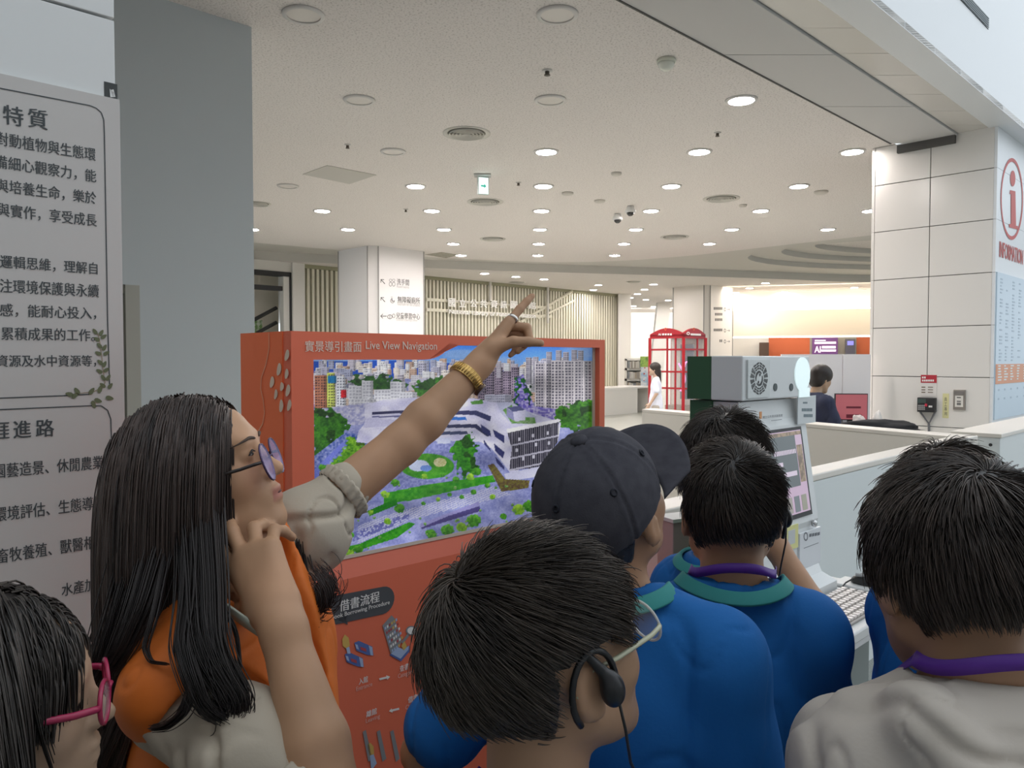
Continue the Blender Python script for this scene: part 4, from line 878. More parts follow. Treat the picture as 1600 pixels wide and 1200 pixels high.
# ground
P_([(486, 716), (545, 672), (580, 690), (640, 692), (640, 740), (486, 760)], (58, 78, 150), n=N3, c2=(170, 176, 220))
trees([(520, 724), (548, 680), (572, 690), (566, 716), (524, 740), (505, 748)], (40, 96, 24), (158, 204, 66), 6)
P_([(488, 738), (505, 720), (536, 690), (540, 694), (500, 740), (490, 756)], (120, 130, 206))
P_([(620, 736), (690, 690), (760, 705), (770, 740), (690, 770), (610, 775)], (110, 116, 170), n=N3, c2=(164, 168, 214))
EL_(668, 728, 42, 20, (48, 124, 28), n=N2, c2=(92, 160, 50)); EL_(655, 727, 16, 9, (206, 214, 240)); EL_(666, 731, 9, 5, (120, 150, 214)); EL_(688, 722, 10, 7, (190, 190, 130), n=N3, c2=(236, 232, 196))
P_([(600, 770), (660, 758), (770, 742), (775, 752), (640, 782), (600, 786)], (40, 120, 28), n=N2, c2=(84, 160, 48)); P_([(574, 798), (620, 778), (622, 788), (578, 806)], (40, 120, 28)); P_([(510, 860), (560, 850), (640, 815), (650, 818), (620, 840), (540, 866), (512, 872)], (36, 112, 26), n=N2, c2=(70, 150, 40))
m = inside([(560, 822), (600, 805), (770, 760), (800, 772), (640, 812), (560, 850)]); g = m & ((((PX + PY * 2) % 7) < 2) | (((PX - PY * 3) % 9) < 2)); IMG[g] = C3(206, 206, 226)
m = inside([(500, 850), (640, 800), (640, 812), (520, 858)]); IMG[m & (N3 > .5)] = C3(110, 112, 168)
P_([(657, 822), (749, 784), (751, 798), (660, 826)], (78, 70, 122)); P_([(657, 818), (749, 783), (750, 790), (700, 806), (658, 824)], (150, 146, 194))
# the white library building
P_([(557, 690), (561, 672), (570, 662), (571, 632), (600, 624), (655, 620), (742, 622), (800, 634), (877, 660), (872, 690), (800, 742), (784, 720), (768, 700), (752, 690), (700, 688), (640, 690), (590, 694)], (196, 194, 226), n=N1, c2=(238, 236, 250))
P_([(582, 643), (640, 640), (640, 645), (582, 647)], (60, 60, 92)); P_([(582, 650), (636, 648), (636, 651), (582, 652)], (110, 110, 150)); P_([(571, 656), (640, 654), (620, 664), (568, 668)], (206, 204, 232))
P_([(700, 641), (745, 641), (768, 650), (766, 658), (742, 648), (700, 647)], (60, 62, 100)); P_([(695, 663), (745, 662), (766, 680), (762, 682), (742, 668), (695, 668)], (56, 58, 92)); P_([(688, 674), (730, 673), (732, 678), (688, 679)], (70, 76, 110)); P_([(700, 651), (728, 651), (730, 656), (700, 656)], (62, 118, 196))
P_([(735, 627), (754, 624), (756, 630), (738, 632)], (90, 140, 70)); P_([(776, 628), (800, 628), (838, 650), (838, 662), (800, 662), (784, 646)], (188, 190, 214)); P_([(786, 640), (800, 632), (808, 650), (836, 652), (838, 662), (800, 661)], (84, 132, 62), n=N3, c2=(150, 170, 140)); P_([(792, 636), (812, 634), (821, 640), (821, 656), (806, 658), (792, 650)], (196, 194, 216)); P_([(792, 636), (812, 634), (821, 640), (802, 643)], (90, 92, 128)); P_([(792, 637), (802, 643), (804, 657), (792, 650)], (142, 142, 176))
for q in ([(751, 662), (766, 672), (768, 682), (754, 674)], [(770, 670), (788, 680), (788, 692), (774, 682)], [(772, 692), (789, 706), (786, 716), (774, 704)], [(756, 686), (766, 700), (768, 706), (757, 694)], [(774, 712), (788, 728), (788, 734), (776, 722)]): P_(q, (60, 62, 110))
fac = [(793, 676), (873, 659), (872, 690), (842, 730), (796, 735), (800, 700)]; P_(fac, (50, 48, 62)); m = inside(fac); IMG[m & ((PX % 3.2) < .9)] = C3(150, 146, 160)
sl_ = PY + (PX - 793) * .21
for y in (697, 717, 735): IMG[m & (np.abs(sl_ - y) < 1.3)] = C3(190, 188, 204)
for x, y in ((812, 686), (833, 680), (856, 676), (808, 703), (838, 694), (858, 692), (818, 716), (834, 713)): IMG[m & (np.abs(PX - x) < 2) & (np.abs(PY - y) < 2.6)] = C3(208, 206, 220)
P_([(793, 676), (873, 659), (877, 656), (872, 654), (792, 670)], (246, 244, 252)); P_([(788, 740), (845, 728), (842, 744), (792, 752)], (206, 206, 230)); P_([(682, 684), (704, 683), (704, 692), (684, 693)], (206, 210, 236))
P_([(762, 726), (772, 724), (790, 748), (828, 750), (826, 762), (784, 768)], (84, 66, 56), n=N3, c2=(120, 116, 60))
def tree(x, y, r, c1=(30, 84, 24), c2=(110, 180, 60)):
    m = (((PX - x) / r) ** 2 + ((PY - y) / (r * .85)) ** 2) < .6 + .6 * N3; paint(m, c1, n=np.clip(N3 * .6 + (y - PY) / (3 * r) + .25, 0, 1), c2=c2)
trees([(715, 690), (740, 678), (746, 700), (746, 740), (722, 744), (712, 720), (700, 702)], (20, 78, 18), (84, 164, 42), 7)
for k, (x, y, r) in enumerate([(735, 745, 7), (713, 749, 6), (745, 736, 8), (664, 744, 5), (692, 742, 4), (625, 794, 9), (602, 772, 7), (703, 772, 4), (722, 776, 4), (685, 780, 4), (662, 786, 4), (740, 768, 5), (580, 800, 5), (525, 844, 6), (548, 836, 6), (606, 814, 6), (674, 833, 9), (700, 828, 11), (722, 823, 9), (741, 813, 12), (676, 838, 8), (810, 796, 10), (828, 790, 11), (787, 806, 6), (770, 776, 5), (762, 758, 5), (520, 868, 9), (546, 866, 10), (560, 858, 8), (533, 862, 7), (516, 745, 8), (505, 730, 7), (560, 712, 8), (546, 726, 9), (530, 738, 8), (618, 754, 7)]): tree(x, y, r, (30, 84, 24) if k % 3 else (70, 120, 30), (110, 180, 60) if k % 3 else (176, 216, 84))
for k in range(46): x, y = SR.uniform(500, 830), SR.uniform(746, 860); tree(x, y, SR.uniform(1.5, 3), (60, 96, 60), (150, 190, 110))
IMG = IMG.mean(2, keepdims=True) + (IMG - IMG.mean(2, keepdims=True)) * 1.15; IMG = np.clip(IMG * (.80 + .4 * vn(40, 24, 31))[..., None] + (SR.random(IMG.shape[:2])[..., None] - .5) * 22, 0, 255) / 255
IMG = np.where(IMG <= .04045, IMG / 12.92, ((IMG + .055) / 1.055) ** 2.4)
iu, iv = np.meshgrid(np.linspace(su0, su1, NU + 1), np.linspace(svb, svt, NV + 1))
VV = (OF.O + iu[..., None] * OF.A + iv[..., None] * OF.Z - .025 * OF.N).reshape(-1, 3)
ii = (np.arange(NV)[:, None] * (NU + 1) + np.arange(NU)[None, :]).ravel()
pad = np.pad(IMG, ((0, 1), (0, 1), (0, 0)), 'edge').reshape(-1, 3)
sm = bpy.data.materials.new('screen_picture'); sm.use_nodes = True; nt = sm.node_tree; b_ = nt.nodes['Principled BSDF']; va_ = nt.nodes.new('ShaderNodeVertexColor'); va_.layer_name = 'tone'
nt.links.new(va_.outputs['Color'], b_.inputs['Emission Color']); b_.inputs['Emission Strength'].default_value = .66; b_.inputs['Base Color'].default_value = (.01, .01, .01, 1); b_.inputs['Roughness'].default_value = .25
np_mesh('screen', VV, np.stack([ii, ii + 1, ii + NU + 2, ii + NU + 1], 1), sm, ok, smooth=False, cols=pad)
# ------------------------------------------------------------------ grey self service machine
K_ = atY(1160, 600, 2.25) * [1, 1, 0]; KF = Fr(K_, UD); KS = Fr(K_ + VD * .19, -VD); KW = .442
KG = mat('machine_grey', (.74, .76, .76), .35); KB = mat('machine_side', (.50, .46, .43), .45); KGn = mat('machine_green', (.03, .11, .045), .5); KD = mat('machine_dark', (.02, .02, .022), .5); KL = mat('machine_light', (.78, .78, .80), .3)
km = empty('self_service_machine', KF.pt(KW / 2, 0, -.1), 'grey self service machine with green back and tilted touch screen', 'machine')
zh1, zh0 = KF.px(1160, 556)[1], KF.px(1160, 627)[1]
MB().fbox(KF, 0, zh0, KW, zh1, -.105, 0).build('header_box', KG, km, bev=.004)
MB().fbox(KF, .003, zh0 + .001, KW, zh1 - .001, -.19, -.106).build('green_back', KGn, km)
MB().fbox(KF, .02, .0, KW, zh0 - .003, -.19, -.115).build('green_column', KGn, km)
# body in profile (w, z): screen slope, lower panel, shelf
prof = [(-.114, zh0 - .006), (-.03, zh0 - .006), (-.02, 1.46), (-.012, 1.44), (.035, 1.125), (.028, 1.105), (.034, .985), (.05, .95), (.10, .93), (.10, .90), (.02, .89), (-.114, .88)]
mb = MB(); mb.prism([KF.pt(.03, z, w) for w, z in prof], UD * (KW - .03)); mb.build('body', KG, km)
def KP(u, z, up=.0):   # point on the tilted screen face at height z
    w = -.012 + (1.44 - z) / (1.44 - 1.125) * .047; return KF.pt(u, z, w + up)
n_sl = np.cross(UD, np.array(KP(.1, 1.44)) - np.array(KP(.1, 1.1))); n_sl /= np.linalg.norm(n_sl)
SF = Fr(KP(0, 1.125), UD, n_sl, (np.array(KP(0, 1.44)) - np.array(KP(0, 1.125))) / np.linalg.norm(np.array(KP(0, 1.44)) - np.array(KP(0, 1.125))))
HS = .313
MB().fbox(SF, .06, .02, KW - .045, HS - .005, .001, .004).build('screen_bezel', KD, km)
MB().fbox(SF, .075, .035, KW - .058, HS - .015, .004, .006).build('screen', mat('touch_pink', (.60, .42, .55), .25, emit=.30), km)
MB().fbox(SF, .085, .12, KW - .105, HS - .03, .006, .0066).build('dark_window', mat('touch_dark', (.11, .13, .135), .3, emit=.25), km)
mb = MB(); mb.fbox(SF, .075, HS - .03, KW - .058, HS - .018, .006, .0064); mb.fbox(SF, KW - .10, .13, KW - .062, .25, .006, .0065); mb.build('screen_photo', mat('touch_tan', (.46, .33, .22), .4, emit=.15, noise=(40, (.16, .12, .1), .4, .6)), km)
mb = MB(); mb.fbox(SF, .12, .155, KW - .12, .17, .0066, .007); mb.fbox(SF, .20, .19, .235, .203, .0066, .007)
rr = random.Random(9)
for k in range(14): mb.fbox(SF, .18 + k * .011, .225, .188 + k * .011, .239, .0066, .007)
mb.build('screen_bars', mat('touch_white', (.72, .60, .70), .4, emit=.3), km)
for k, c in enumerate(((.55, .33, .12), (.45, .40, .36), (.22, .24, .26), (.40, .38, .30))): MB().fbox(SF, .18 + k * .05, .04, .215 + k * .05, .09, .006, .0066).build('book_cover', mat('cover_tone', c, .4, emit=.15), km)
# header: fan plate, trigram marks, holes, lit disc
MB().fbox(KF, .022, zh0 + .008, .155, zh1 - .012, 0, .006).build('fan_plate', mat('plate', (.66, .69, .68), .3), km)
mb = MB(); c0 = (.088, (zh0 + zh1) / 2 - .001); R0 = .047
for k in range(8):
    a = math.pi / 8 + k * math.pi / 4; ca_, sa_ = math.cos(a), math.sin(a)
    for j in range(3):
        rad = R0 - j * .0075
        for h0, h1 in ((-.0155 + j * .0025, -.0015), (.0015, .0155 - j * .0025)):
            q = [(rad, h0), (rad, h1), (rad - .0048, h1), (rad - .0048, h0)]; mb.poly([KF.pt(c0[0] + (x * ca_ - y * sa_) * 1.08, c0[1] + x * sa_ + y * ca_, .0068) for x, y in q])
for s_ in (0, math.pi):
    prev = None
    for t in np.linspace(0, math.pi * .9, 12):
        r_ = .020; wd = .0035 * math.sin(t) + .0005; p = [KF.pt(c0[0] + (r_ + d) * math.cos(t + s_ + .7), c0[1] + (r_ + d) * math.sin(t + s_ + .7), .0068) for d in (-wd, wd)]
        if prev: mb.add([prev[0], prev[1], p[1], p[0]], [[0, 1, 2, 3]])
        prev = p
    mb.poly([KF.pt(c0[0] + .012 * math.cos(s_ + 1.2) + .0045 * math.cos(t), c0[1] + .012 * math.sin(s_ + 1.2) + .0045 * math.sin(t), .0068) for t in np.linspace(0, 6.28, 12)[:-1]])
mb.build('trigram_marks', KD, km)
for x in (1211, 1236): q = KF.px3(x, 605, 0); MB().lathe(q, [(.012, 0), (.012, .002)], 20, X=UD, Y=ZD, Z=KF.N).build('round_hole', mat('hole', (.03, .05, .05), .4), km)
mb = MB(); q = KF.px(1253, 585); n = 26
mb.fprism(KF, [(min(q[0] + .055 * math.cos(t), KW - .003), q[1] + .056 * math.sin(t)) for t in np.linspace(0, 2 * math.pi, n)[:-1]], .0, .003); mb.fbox(KF, q[0] - .022, q[1] - .075, KW - .003, q[1] - .045, 0, .0028)
mb.build('lit_disc', mat('lit_disc', (.80, .95, .96), .3, emit=.45), km)
UP_ = Fr(KF.pt(0, 0, -.018), UD)
mb = MB(); write(mb, UP_, '國立公共資訊圖書館', quad=(1186, 654, 1217, 646.5), w=.012, bold=.004); mb.fbox(UP_, *quad_uv(1200, 656.6, 1216, 655.4, UP_), .011, .0122); mb.build('logo_lettering', mat('dark_print', (.12, .13, .15), .5), km)
q = UP_.px(1183, 649); mb = MB(); mb.fbox(UP_, q[0] - .008, q[1] - .01, q[0] + .006, q[1] + .012, .011, .0125); mb.build('orange_mark', mat('orange_mark', (.75, .33, .12), .5), km)
pn = MB(); pn.fbox(UP_, *[(lambda a: a[0])(UP_.px(1239, 640)), UP_.px(1245, 662)[1], UP_.px(1267, 640)[0], UP_.px(1245, 619)[1]], .014, .017); pn.build('paper_sign', mat('paper_cool', (.72, .75, .76), .5), km)
mb = MB()
for y, x0, n_ in ((629, 1247, 3), (640, 1245, 7), (649, 1248, 6)):
    for k in range(n_): mb.fbox(UP_, *quad_uv(x0 + k * 2.4, y + (1.4 if y < 635 else 2.4), x0 + k * 2.4 + 1.7, y - (1.4 if y < 635 else 2.4), UP_), .017, .0176)
mb.build('paper_lettering', mat('print_teal', (.16, .22, .25), .6), km)
# lower panel: lock, round mark, label strip, yellow sheet
LF = Fr(KF.pt(0, 0, .035), UD)
mb = MB(); x0, x1 = LF.px(1248, 850)[0], LF.px(1281, 850)[0]; mb.fbox(LF, x0, .975, x1, 1.095, -.006, .004); mb.build('access_door', mat('door_grey', (.72, .74, .77), .3), km, bev=.002)
q = LF.px3(1268, 817, .004); MB().lathe(q, [(.011, 0), (.011, .01), (.007, .013)], 18, X=UD, Y=ZD, Z=KF.N).build('lock_knob', mat('chrome', (.6, .6, .6), .2, 1.0), km, smooth=True)
mb = MB(); ring(mb, LF, 1257, 838, 3.4, 7, .35, .0045, 20); [mb.fbox(LF, *quad_uv(1262.5 + k * 4.3, 839 - k * .8, 1266 + k * 4.3, 833 - k * .8, LF), .004, .0046) for k in range(4)]; mb.fbox(LF, *quad_uv(1254, 856, 1277, 848, LF), .004, .0046); mb.build('panel_print', mat('panel_print', (.16, .17, .19), .5), km)
mb = MB(); mb.fbox(LF, *quad_uv(1226, 862, 1246, 818, LF), -.002, .003); mb.build('yellow_sheet', mat('sheet_yellow', (.74, .72, .32), .6), km)
mb = MB(); mb.fbox(LF, *quad_uv(1230, 852, 1241, 826, LF), .003, .0036); mb.build('sheet_centre', mat('sheet_grey', (.58, .60, .60), .6), km)
# shelf for the keyboard and stand below
mb = MB(); mb.fbox(KF, -.05, .862, .60, .895, .0, .30); mb.fbox(KF, .49, .895, .60, .906, .06, .30); mb.build('shelf', mat('shelf_grey', (.66, .66, .65), .35), km, bev=.006)
MB().fbox(KF, -.05, .79, .60, .855, -.02, .24).build('under_shelf', KL, km, bev=.004)
MB().fbox(KF, .0, 0, .56, .79, -.10, .16).build('pedestal', mat('pedestal', (.22, .25, .24), .5), km)
kb = empty('keyboard', KF.pt(.30, .896, .19), 'flat metal keyboard on the shelf of the self service machine', 'keyboard')
MB().fbox(KF, .10, .8957, .46, .905, .115, .27).build('case', mat('keyboard_steel', (.30, .27, .25), .3, .7), kb, bev=.003)
kx = MB()
for i in range(15):
    for j in range(6): kx.fbox(KF, .108 + i * .0232, .905, .108 + i * .0232 + .017, .911, .262 - j * .026 - .017, .262 - j * .026)
kx.build('keys', mat('keys_pale', (.72, .66, .62), .3), kb)
ms = empty('computer_mouse', KF.pt(.53, .916, .15), 'black wired mouse beside the metal keyboard', 'mouse')
g = bmesh.new(); bmesh.ops.create_uvsphere(g, u_segments=24, v_segments=14, radius=1)
for v in g.verts: v.co = Vector((v.co.x * .034 * (1 - .12 * v.co.y), v.co.y * .058, max(v.co.z, -.05) * .036 * (1 - .2 * v.co.y)))
me = bpy.data.meshes.new('mouse_body'); g.to_mesh(me); g.free(); me.transform(Matrix.Rotation(.9, 4, 'Z')); me.transform(Matrix.Translation(KF.pt(.552, .9095, .16))); me.polygons.foreach_set('use_smooth', np.ones(len(me.polygons), bool)); link_mesh('shell', me, mat('mouse_black', (.015, .015, .016), .3), ms)
MB().tube([KF.pt(.535, .936, .15), KF.pt(.522, .938, .128)], .006, 8).build('scroll_wheel', mat('wheel_grey', (.3, .3, .3), .4), ms)
MB().tube([KF.pt(.515, .925, .122), KF.pt(.49, .914, .109), KF.pt(.455, .90, .107), KF.pt(.41, .899, .107), KF.pt(.36, .899, .107), KF.pt(.32, .899, .107)], .0025, 6).build('wire', KD, ms)
bx_ = atY(1072, 820, 2.62); pkb = empty('pink_cabinet', bx_ * [1, 1, 0], 'pale pink cabinet standing between machine and desk wall', 'cabinet')
pfx = Fr((atY(1052, 820, 2.62)[0], 2.62, 0), (1, .5, 0)); w_x = pfx.px(1091, 820)[0]; zt_ = pfx.px(1052, 817)[1]
MB().fbox(pfx, 0, 0, w_x, zt_, -.09, 0).build('body', mat('pink_panel', (.52, .40, .38), .5), pkb, bev=.004); MB().fbox(pfx, -.004, zt_, w_x + .004, zt_ + .012, -.094, .004).build('lid', M['white'], pkb)
# ------------------------------------------------------------------ bodies: smooth blended volumes turned into one surface
def V3(*a): return np.array(a, float)
def unit(v): v = np.asarray(v, float); return v / (np.linalg.norm(v) + 1e-12)
class Vol:
    def __init__(s, lo, hi, h):
        s.lo = np.array(lo, float); s.h = h; s.n = np.ceil((np.array(hi) - s.lo) / h).astype(int) + 1
        s.a = np.full(s.n, 9.0, np.float32)
    def _blk(s, lo, hi):
        i0 = np.clip(np.floor((lo - s.lo) / s.h).astype(int), 0, s.n); i1 = np.clip(np.ceil((hi - s.lo) / s.h).astype(int) + 1, 0, s.n)
        if np.any(i1 <= i0): return None, None
        g = [(s.lo[k] + np.arange(i0[k], i1[k]) * s.h).astype(np.float32) for k in range(3)]
        return tuple(slice(i0[k], i1[k]) for k in range(3)), (g[0][:, None, None], g[1][None, :, None], g[2][None, None, :])
    def _mix(s, sl, d, k, op):
        a = s.a[sl]
        if op == 'add':
            h = np.clip(.5 + .5 * (a - d) / k, 0, 1); s.a[sl] = a * (1 - h) + d * h - k * h * (1 - h)
        else:
            h = np.clip(.5 - .5 * (a + d) / k, 0, 1); s.a[sl] = a * (1 - h) - d * h + k * h * (1 - h)
    def ell(s, c, r, R=None, k=.01, op='add', pad=0.0):
        c = np.array(c, float); r = np.array(r, float) * np.ones(3); m = r.max() + 1.6 * k + 3 * s.h + pad
        sl, g = s._blk(c - m, c + m)
        if sl is None: return s
        x, y, z = g[0] - c[0], g[1] - c[1], g[2] - c[2]
        if R is not None: x, y, z = (R[0, j] * x + R[1, j] * y + R[2, j] * z for j in range(3))
        k0 = np.sqrt((x / r[0]) ** 2 + (y / r[1]) ** 2 + (z / r[2]) ** 2); k1 = np.sqrt((x / r[0] ** 2) ** 2 + (y / r[1] ** 2) ** 2 + (z / r[2] ** 2) ** 2) + 1e-9
        s._mix(sl, k0 * (k0 - 1) / k1, k, op); return s
    def cone(s, a, b, ra, rb, k=.01, op='add'):
        a, b = np.array(a, float), np.array(b, float); m = max(ra, rb) + 1.6 * k + 3 * s.h
        sl, g = s._blk(np.minimum(a, b) - m, np.maximum(a, b) + m)
        if sl is None: return s
        d = b - a; L2 = max(d @ d, 1e-9); x, y, z = g[0] - a[0], g[1] - a[1], g[2] - a[2]
        t = np.clip((x * d[0] + y * d[1] + z * d[2]) / L2, 0, 1)
        s._mix(sl, np.sqrt((x - t * d[0]) ** 2 + (y - t * d[1]) ** 2 + (z - t * d[2]) ** 2) - (ra + (rb - ra) * t), k, op); return s
    def cut(s, p, n, k=.004):   # remove everything on the side the normal points to
        g = [(s.lo[q] + np.arange(s.n[q]) * s.h).astype(np.float32) for q in range(3)]
        d = (g[0][:, None, None] - p[0]) * n[0] + (g[1][None, :, None] - p[1]) * n[1] + (g[2][None, None, :] - p[2]) * n[2]
        s.a = np.maximum(s.a, d.astype(np.float32)); return s
    def surf(s):
        A = s.a; A[0] = A[-1] = 1; A[:, 0] = A[:, -1] = 1; A[:, :, 0] = A[:, :, -1] = 1
        S = A < 0; n = np.array(A.shape) - 1
        c = np.zeros(n, np.int8); cs = [(i, j, k) for i in (0, 1) for j in (0, 1) for k in (0, 1)]
        for i, j, k in cs: c += S[i:i + n[0], j:j + n[1], k:k + n[2]]
        I = np.argwhere((c > 0) & (c < 8)); del c
        ids = np.full(n, -1, np.int32); ids[I[:, 0], I[:, 1], I[:, 2]] = np.arange(len(I))
        v = np.stack([A[I[:, 0] + i, I[:, 1] + j, I[:, 2] + k] for i, j, k in cs], 1)
        P = np.zeros((len(I), 3)); w = np.zeros(len(I)); ca = np.array(cs, float)
        for p in range(8):
            for q in range(p + 1, 8):
                if np.abs(ca[p] - ca[q]).sum() != 1: continue
                m = (v[:, p] < 0) != (v[:, q] < 0); t = v[:, p] / np.where(m, v[:, p] - v[:, q], 1)
                P += np.where(m[:, None], ca[p] + t[:, None] * (ca[q] - ca[p]), 0); w += m
        V = s.lo + (I + P / w[:, None]) * s.h; Q = []
        for ax in range(3):
            o1, o2 = [(1, 2), (2, 0), (0, 1)][ax]
            a = [slice(None)] * 3; b = [slice(None)] * 3; a[ax] = slice(0, -1); b[ax] = slice(1, None)
            E = np.argwhere(S[tuple(a)] != S[tuple(b)]); E = E[(E[:, o1] > 0) & (E[:, o2] > 0) & (E[:, o1] < n[o1]) & (E[:, o2] < n[o2])]
            ins = S[E[:, 0], E[:, 1], E[:, 2]]
            def cell(d1, d2):
                q = E.copy(); q[:, o1] -= d1; q[:, o2] -= d2; return ids[q[:, 0], q[:, 1], q[:, 2]]
            f = np.stack([cell(1, 1), cell(0, 1), cell(0, 0), cell(1, 0)], 1); f[~ins] = f[~ins][:, ::-1]; Q.append(f)
        Q = np.concatenate(Q); return V, Q[(Q >= 0).all(1)]
def vnormals(V, Q):
    n = np.cross(V[Q[:, 2]] - V[Q[:, 0]], V[Q[:, 3]] - V[Q[:, 1]]); N = np.zeros_like(V)
    for k in range(4): np.add.at(N, Q[:, k], n)
    return N / (np.linalg.norm(N, axis=1, keepdims=True) + 1e-12)
_nz = np.random.default_rng(77).random((32, 32, 32))
def noise3(P):
    i = np.floor(P).astype(int); f = P - i; f = f * f * (3 - 2 * f); r = 0
    for a in (0, 1):
        for b in (0, 1):
            for c in (0, 1):
                w = (f[:, 0] if a else 1 - f[:, 0]) * (f[:, 1] if b else 1 - f[:, 1]) * (f[:, 2] if c else 1 - f[:, 2])
                r = r + w * _nz[(i[:, 0] + a) % 32, (i[:, 1] + b) % 32, (i[:, 2] + c) % 32]
    return r
def cloth(V, Q, amp=.006, f=(11, 11, 5)):   # soft folds
    N = vnormals(V, Q); w = noise3(V * f + 3.1); w2 = noise3(V * np.array(f) * 1.9 + 8.3); d = 1.1 * (w - .5) - .75 * np.exp(-((w - .52) / .045) ** 2) - .35 * np.exp(-((w2 - .5) / .04) ** 2)
    return V + N * (amp * d)[:, None]
def rotm(yaw, pitch=0.0, roll=0.0):
    """columns: right, forward, up; yaw clockwise from +Y seen from above, pitch up, roll towards the right shoulder"""
    f = V3(math.sin(yaw) * math.cos(pitch), math.cos(yaw) * math.cos(pitch), math.sin(pitch)); r = V3(math.cos(yaw), -math.sin(yaw), 0); u = np.cross(r, f)
    if roll: r, u = r * math.cos(roll) - u * math.sin(roll), u * math.cos(roll) + r * math.sin(roll)
    return np.stack([r, f, u], 1)
def head(S, C, R, s, ears=True, face=True):
    T = lambda x, y, z: C + R @ (V3(x, y, z) * s)
    E = lambda c, r, k, op='add': S.ell(T(*c), np.array(r) * s, R, k * s, op)
    N = lambda a, b, ra, rb, k, op='add': S.cone(T(*a), T(*b), ra * s, rb * s, k * s, op)
    E((0, -.012, .032), (.073, .094, .084), .02); E((0, .036, -.03), (.057, .056, .082), .03); E((0, .045, .042), (.054, .044, .05), .02)
    for q in (-1, 1):
        N((q * .047, .005, -.055), (q * .016, .068, -.099), .02, .018, .03); E((q * .039, .055, -.026), (.022, .022, .022), .025)
        E((q * .034, .104, .006), (.019, .019, .014), .014, 'sub')
    E((0, .074, -.099), (.019, .018, .017), .02)
    if face:
        N((-.03, .079, .027), (.03, .079, .027), .013, .013, .018); E((0, .076, -.062), (.027, .021, .022), .02)
        N((0, .086, .014), (0, .106, -.026), .007, .009, .013); E((0, .107, -.03), (.0105, .0105, .0095), .008)
        for q in (-1, 1): E((q * .0125, .096, -.034), (.0075, .0095, .0075), .007); E((q * .031, .077, .007), (.0145, .0135, .0125), .005)
        E((0, .094, -.0572), (.021, .0085, .0055), .005); E((0, .0925, -.0715), (.017, .0085, .0065), .005)
    if ears:
        for q in (-1, 1):
            E((q * .076, -.012, -.008), (.0085, .019, .031), .008); E((q * .072, -.002, -.030), (.008, .009, .010), .008)
            E((q * .0855, -.008, -.006), (.0055, .0105, .019), .005, 'sub')
    return T
def hand(S, W, D, Pn, Tt, s, curl, thumb, spread=.12, rad=1.0):
    """W wrist, D towards the fingers, Pn palm side, Tt thumb side; curl: four lists of three joint bends; thumb: three directions (d, p, t)"""
    D = unit(D); Pn = unit(Pn - D * (Pn @ D)); Tt = unit(Tt - D * (Tt @ D) - Pn * (Tt @ Pn)); r = .0088 * s * rad
    at = lambda d, p, t: W + (D * d + Pn * p + Tt * t) * s
    base = [(.089, 0, .027), (.093, -.003, .008), (.088, -.002, -.011), (.079, 0, -.029)]; ln = [(.041, .025, .020), (.045, .028, .021), (.041, .026, .020), (.032, .020, .018)]
    tips = []
    S.cone(at(-.02, 0, 0), at(.02, 0, 0), .023 * s, .022 * s, .02 * s)
    for f in range(4):
        b = at(*base[f]); S.cone(at(.012, 0, base[f][2] * .55), b, .015 * s, .0118 * s, .016 * s)
        fd = unit(D + Tt * spread * (1.2 - .8 * f)); ang = 0; p = b; rr = r * (1.05, 1.08, 1.0, .88)[f]
        for j in range(3):
            ang += curl[f][j]; dv = fd * math.cos(ang) + Pn * math.sin(ang); q = p + dv * ln[f][j] * s
            S.cone(p, q, rr * (1.06, .97, .88)[j], rr * (.98, .88, .74)[j], .004 * s); p = q
        tips.append((p, dv))
    p = at(.018, .006, .022)
    for j, L_ in enumerate((.042, .031, .026)):
        q = p + unit(D * thumb[j][0] + Pn * thumb[j][1] + Tt * thumb[j][2]) * L_ * s
        S.cone(p, q, (.0150, .0112, .0100)[j] * s, (.0112, .0102, .0078)[j] * s, (.014, .005, .004)[j] * s); p = q
    return tips
SKIN = mat('skin', (.4, .25, .17), .48, vcol='tone', spec=.35)
HAIRM = mat('hair_strands', (.02, .016, .014), .42, vcol='tone', spec=.45)
def skin_cols(V, base, seed=0):
    n = noise3(V * 45 + seed); m = noise3(V * 14 + seed); c = np.array(base)[None, :] * (1 + .10 * (n - .5) + .14 * (m - .5))[:, None]; c[:, 0] *= 1.0 + .05 * (m - .5); return c
def tubes(P, r0, r1, sides=3):
    """P (N,S,3) strand points -> verts and quads of thin tapered tubes"""
    N, S_, _ = P.shape; T = np.gradient(P, axis=1); T /= np.linalg.norm(T, axis=2, keepdims=True) + 1e-12
    ref = np.array([.31, .52, .79]); X = np.cross(T, ref); X /= np.linalg.norm(X, axis=2, keepdims=True) + 1e-12; Y = np.cross(T, X)
    r = (r0 + (r1 - r0) * np.linspace(0, 1, S_) ** 1.5)[None, :, None, None]; a = np.arange(sides) * 2 * math.pi / sides
    V = P[:, :, None, :] + r * (np.cos(a)[None, None, :, None] * X[:, :, None, :] + np.sin(a)[None, None, :, None] * Y[:, :, None, :])
    b = (np.arange(N) * S_ * sides)[:, None, None] + (np.arange(S_ - 1) * sides)[None, :, None] + np.arange(sides)[None, None, :]
    k = np.arange(sides); nx = (k + 1) % sides - k
    return V.reshape(-1, 3), np.stack([b, b + nx, b + nx + sides, b + sides], -1).reshape(-1, 4)
def join(parts):
    V = []; Q = []; C = []; n = 0
    for v, q, c in parts: V.append(v); Q.append(q + n); C.append(c); n += len(v)
    return np.concatenate(V), np.concatenate(Q), np.concatenate(C)
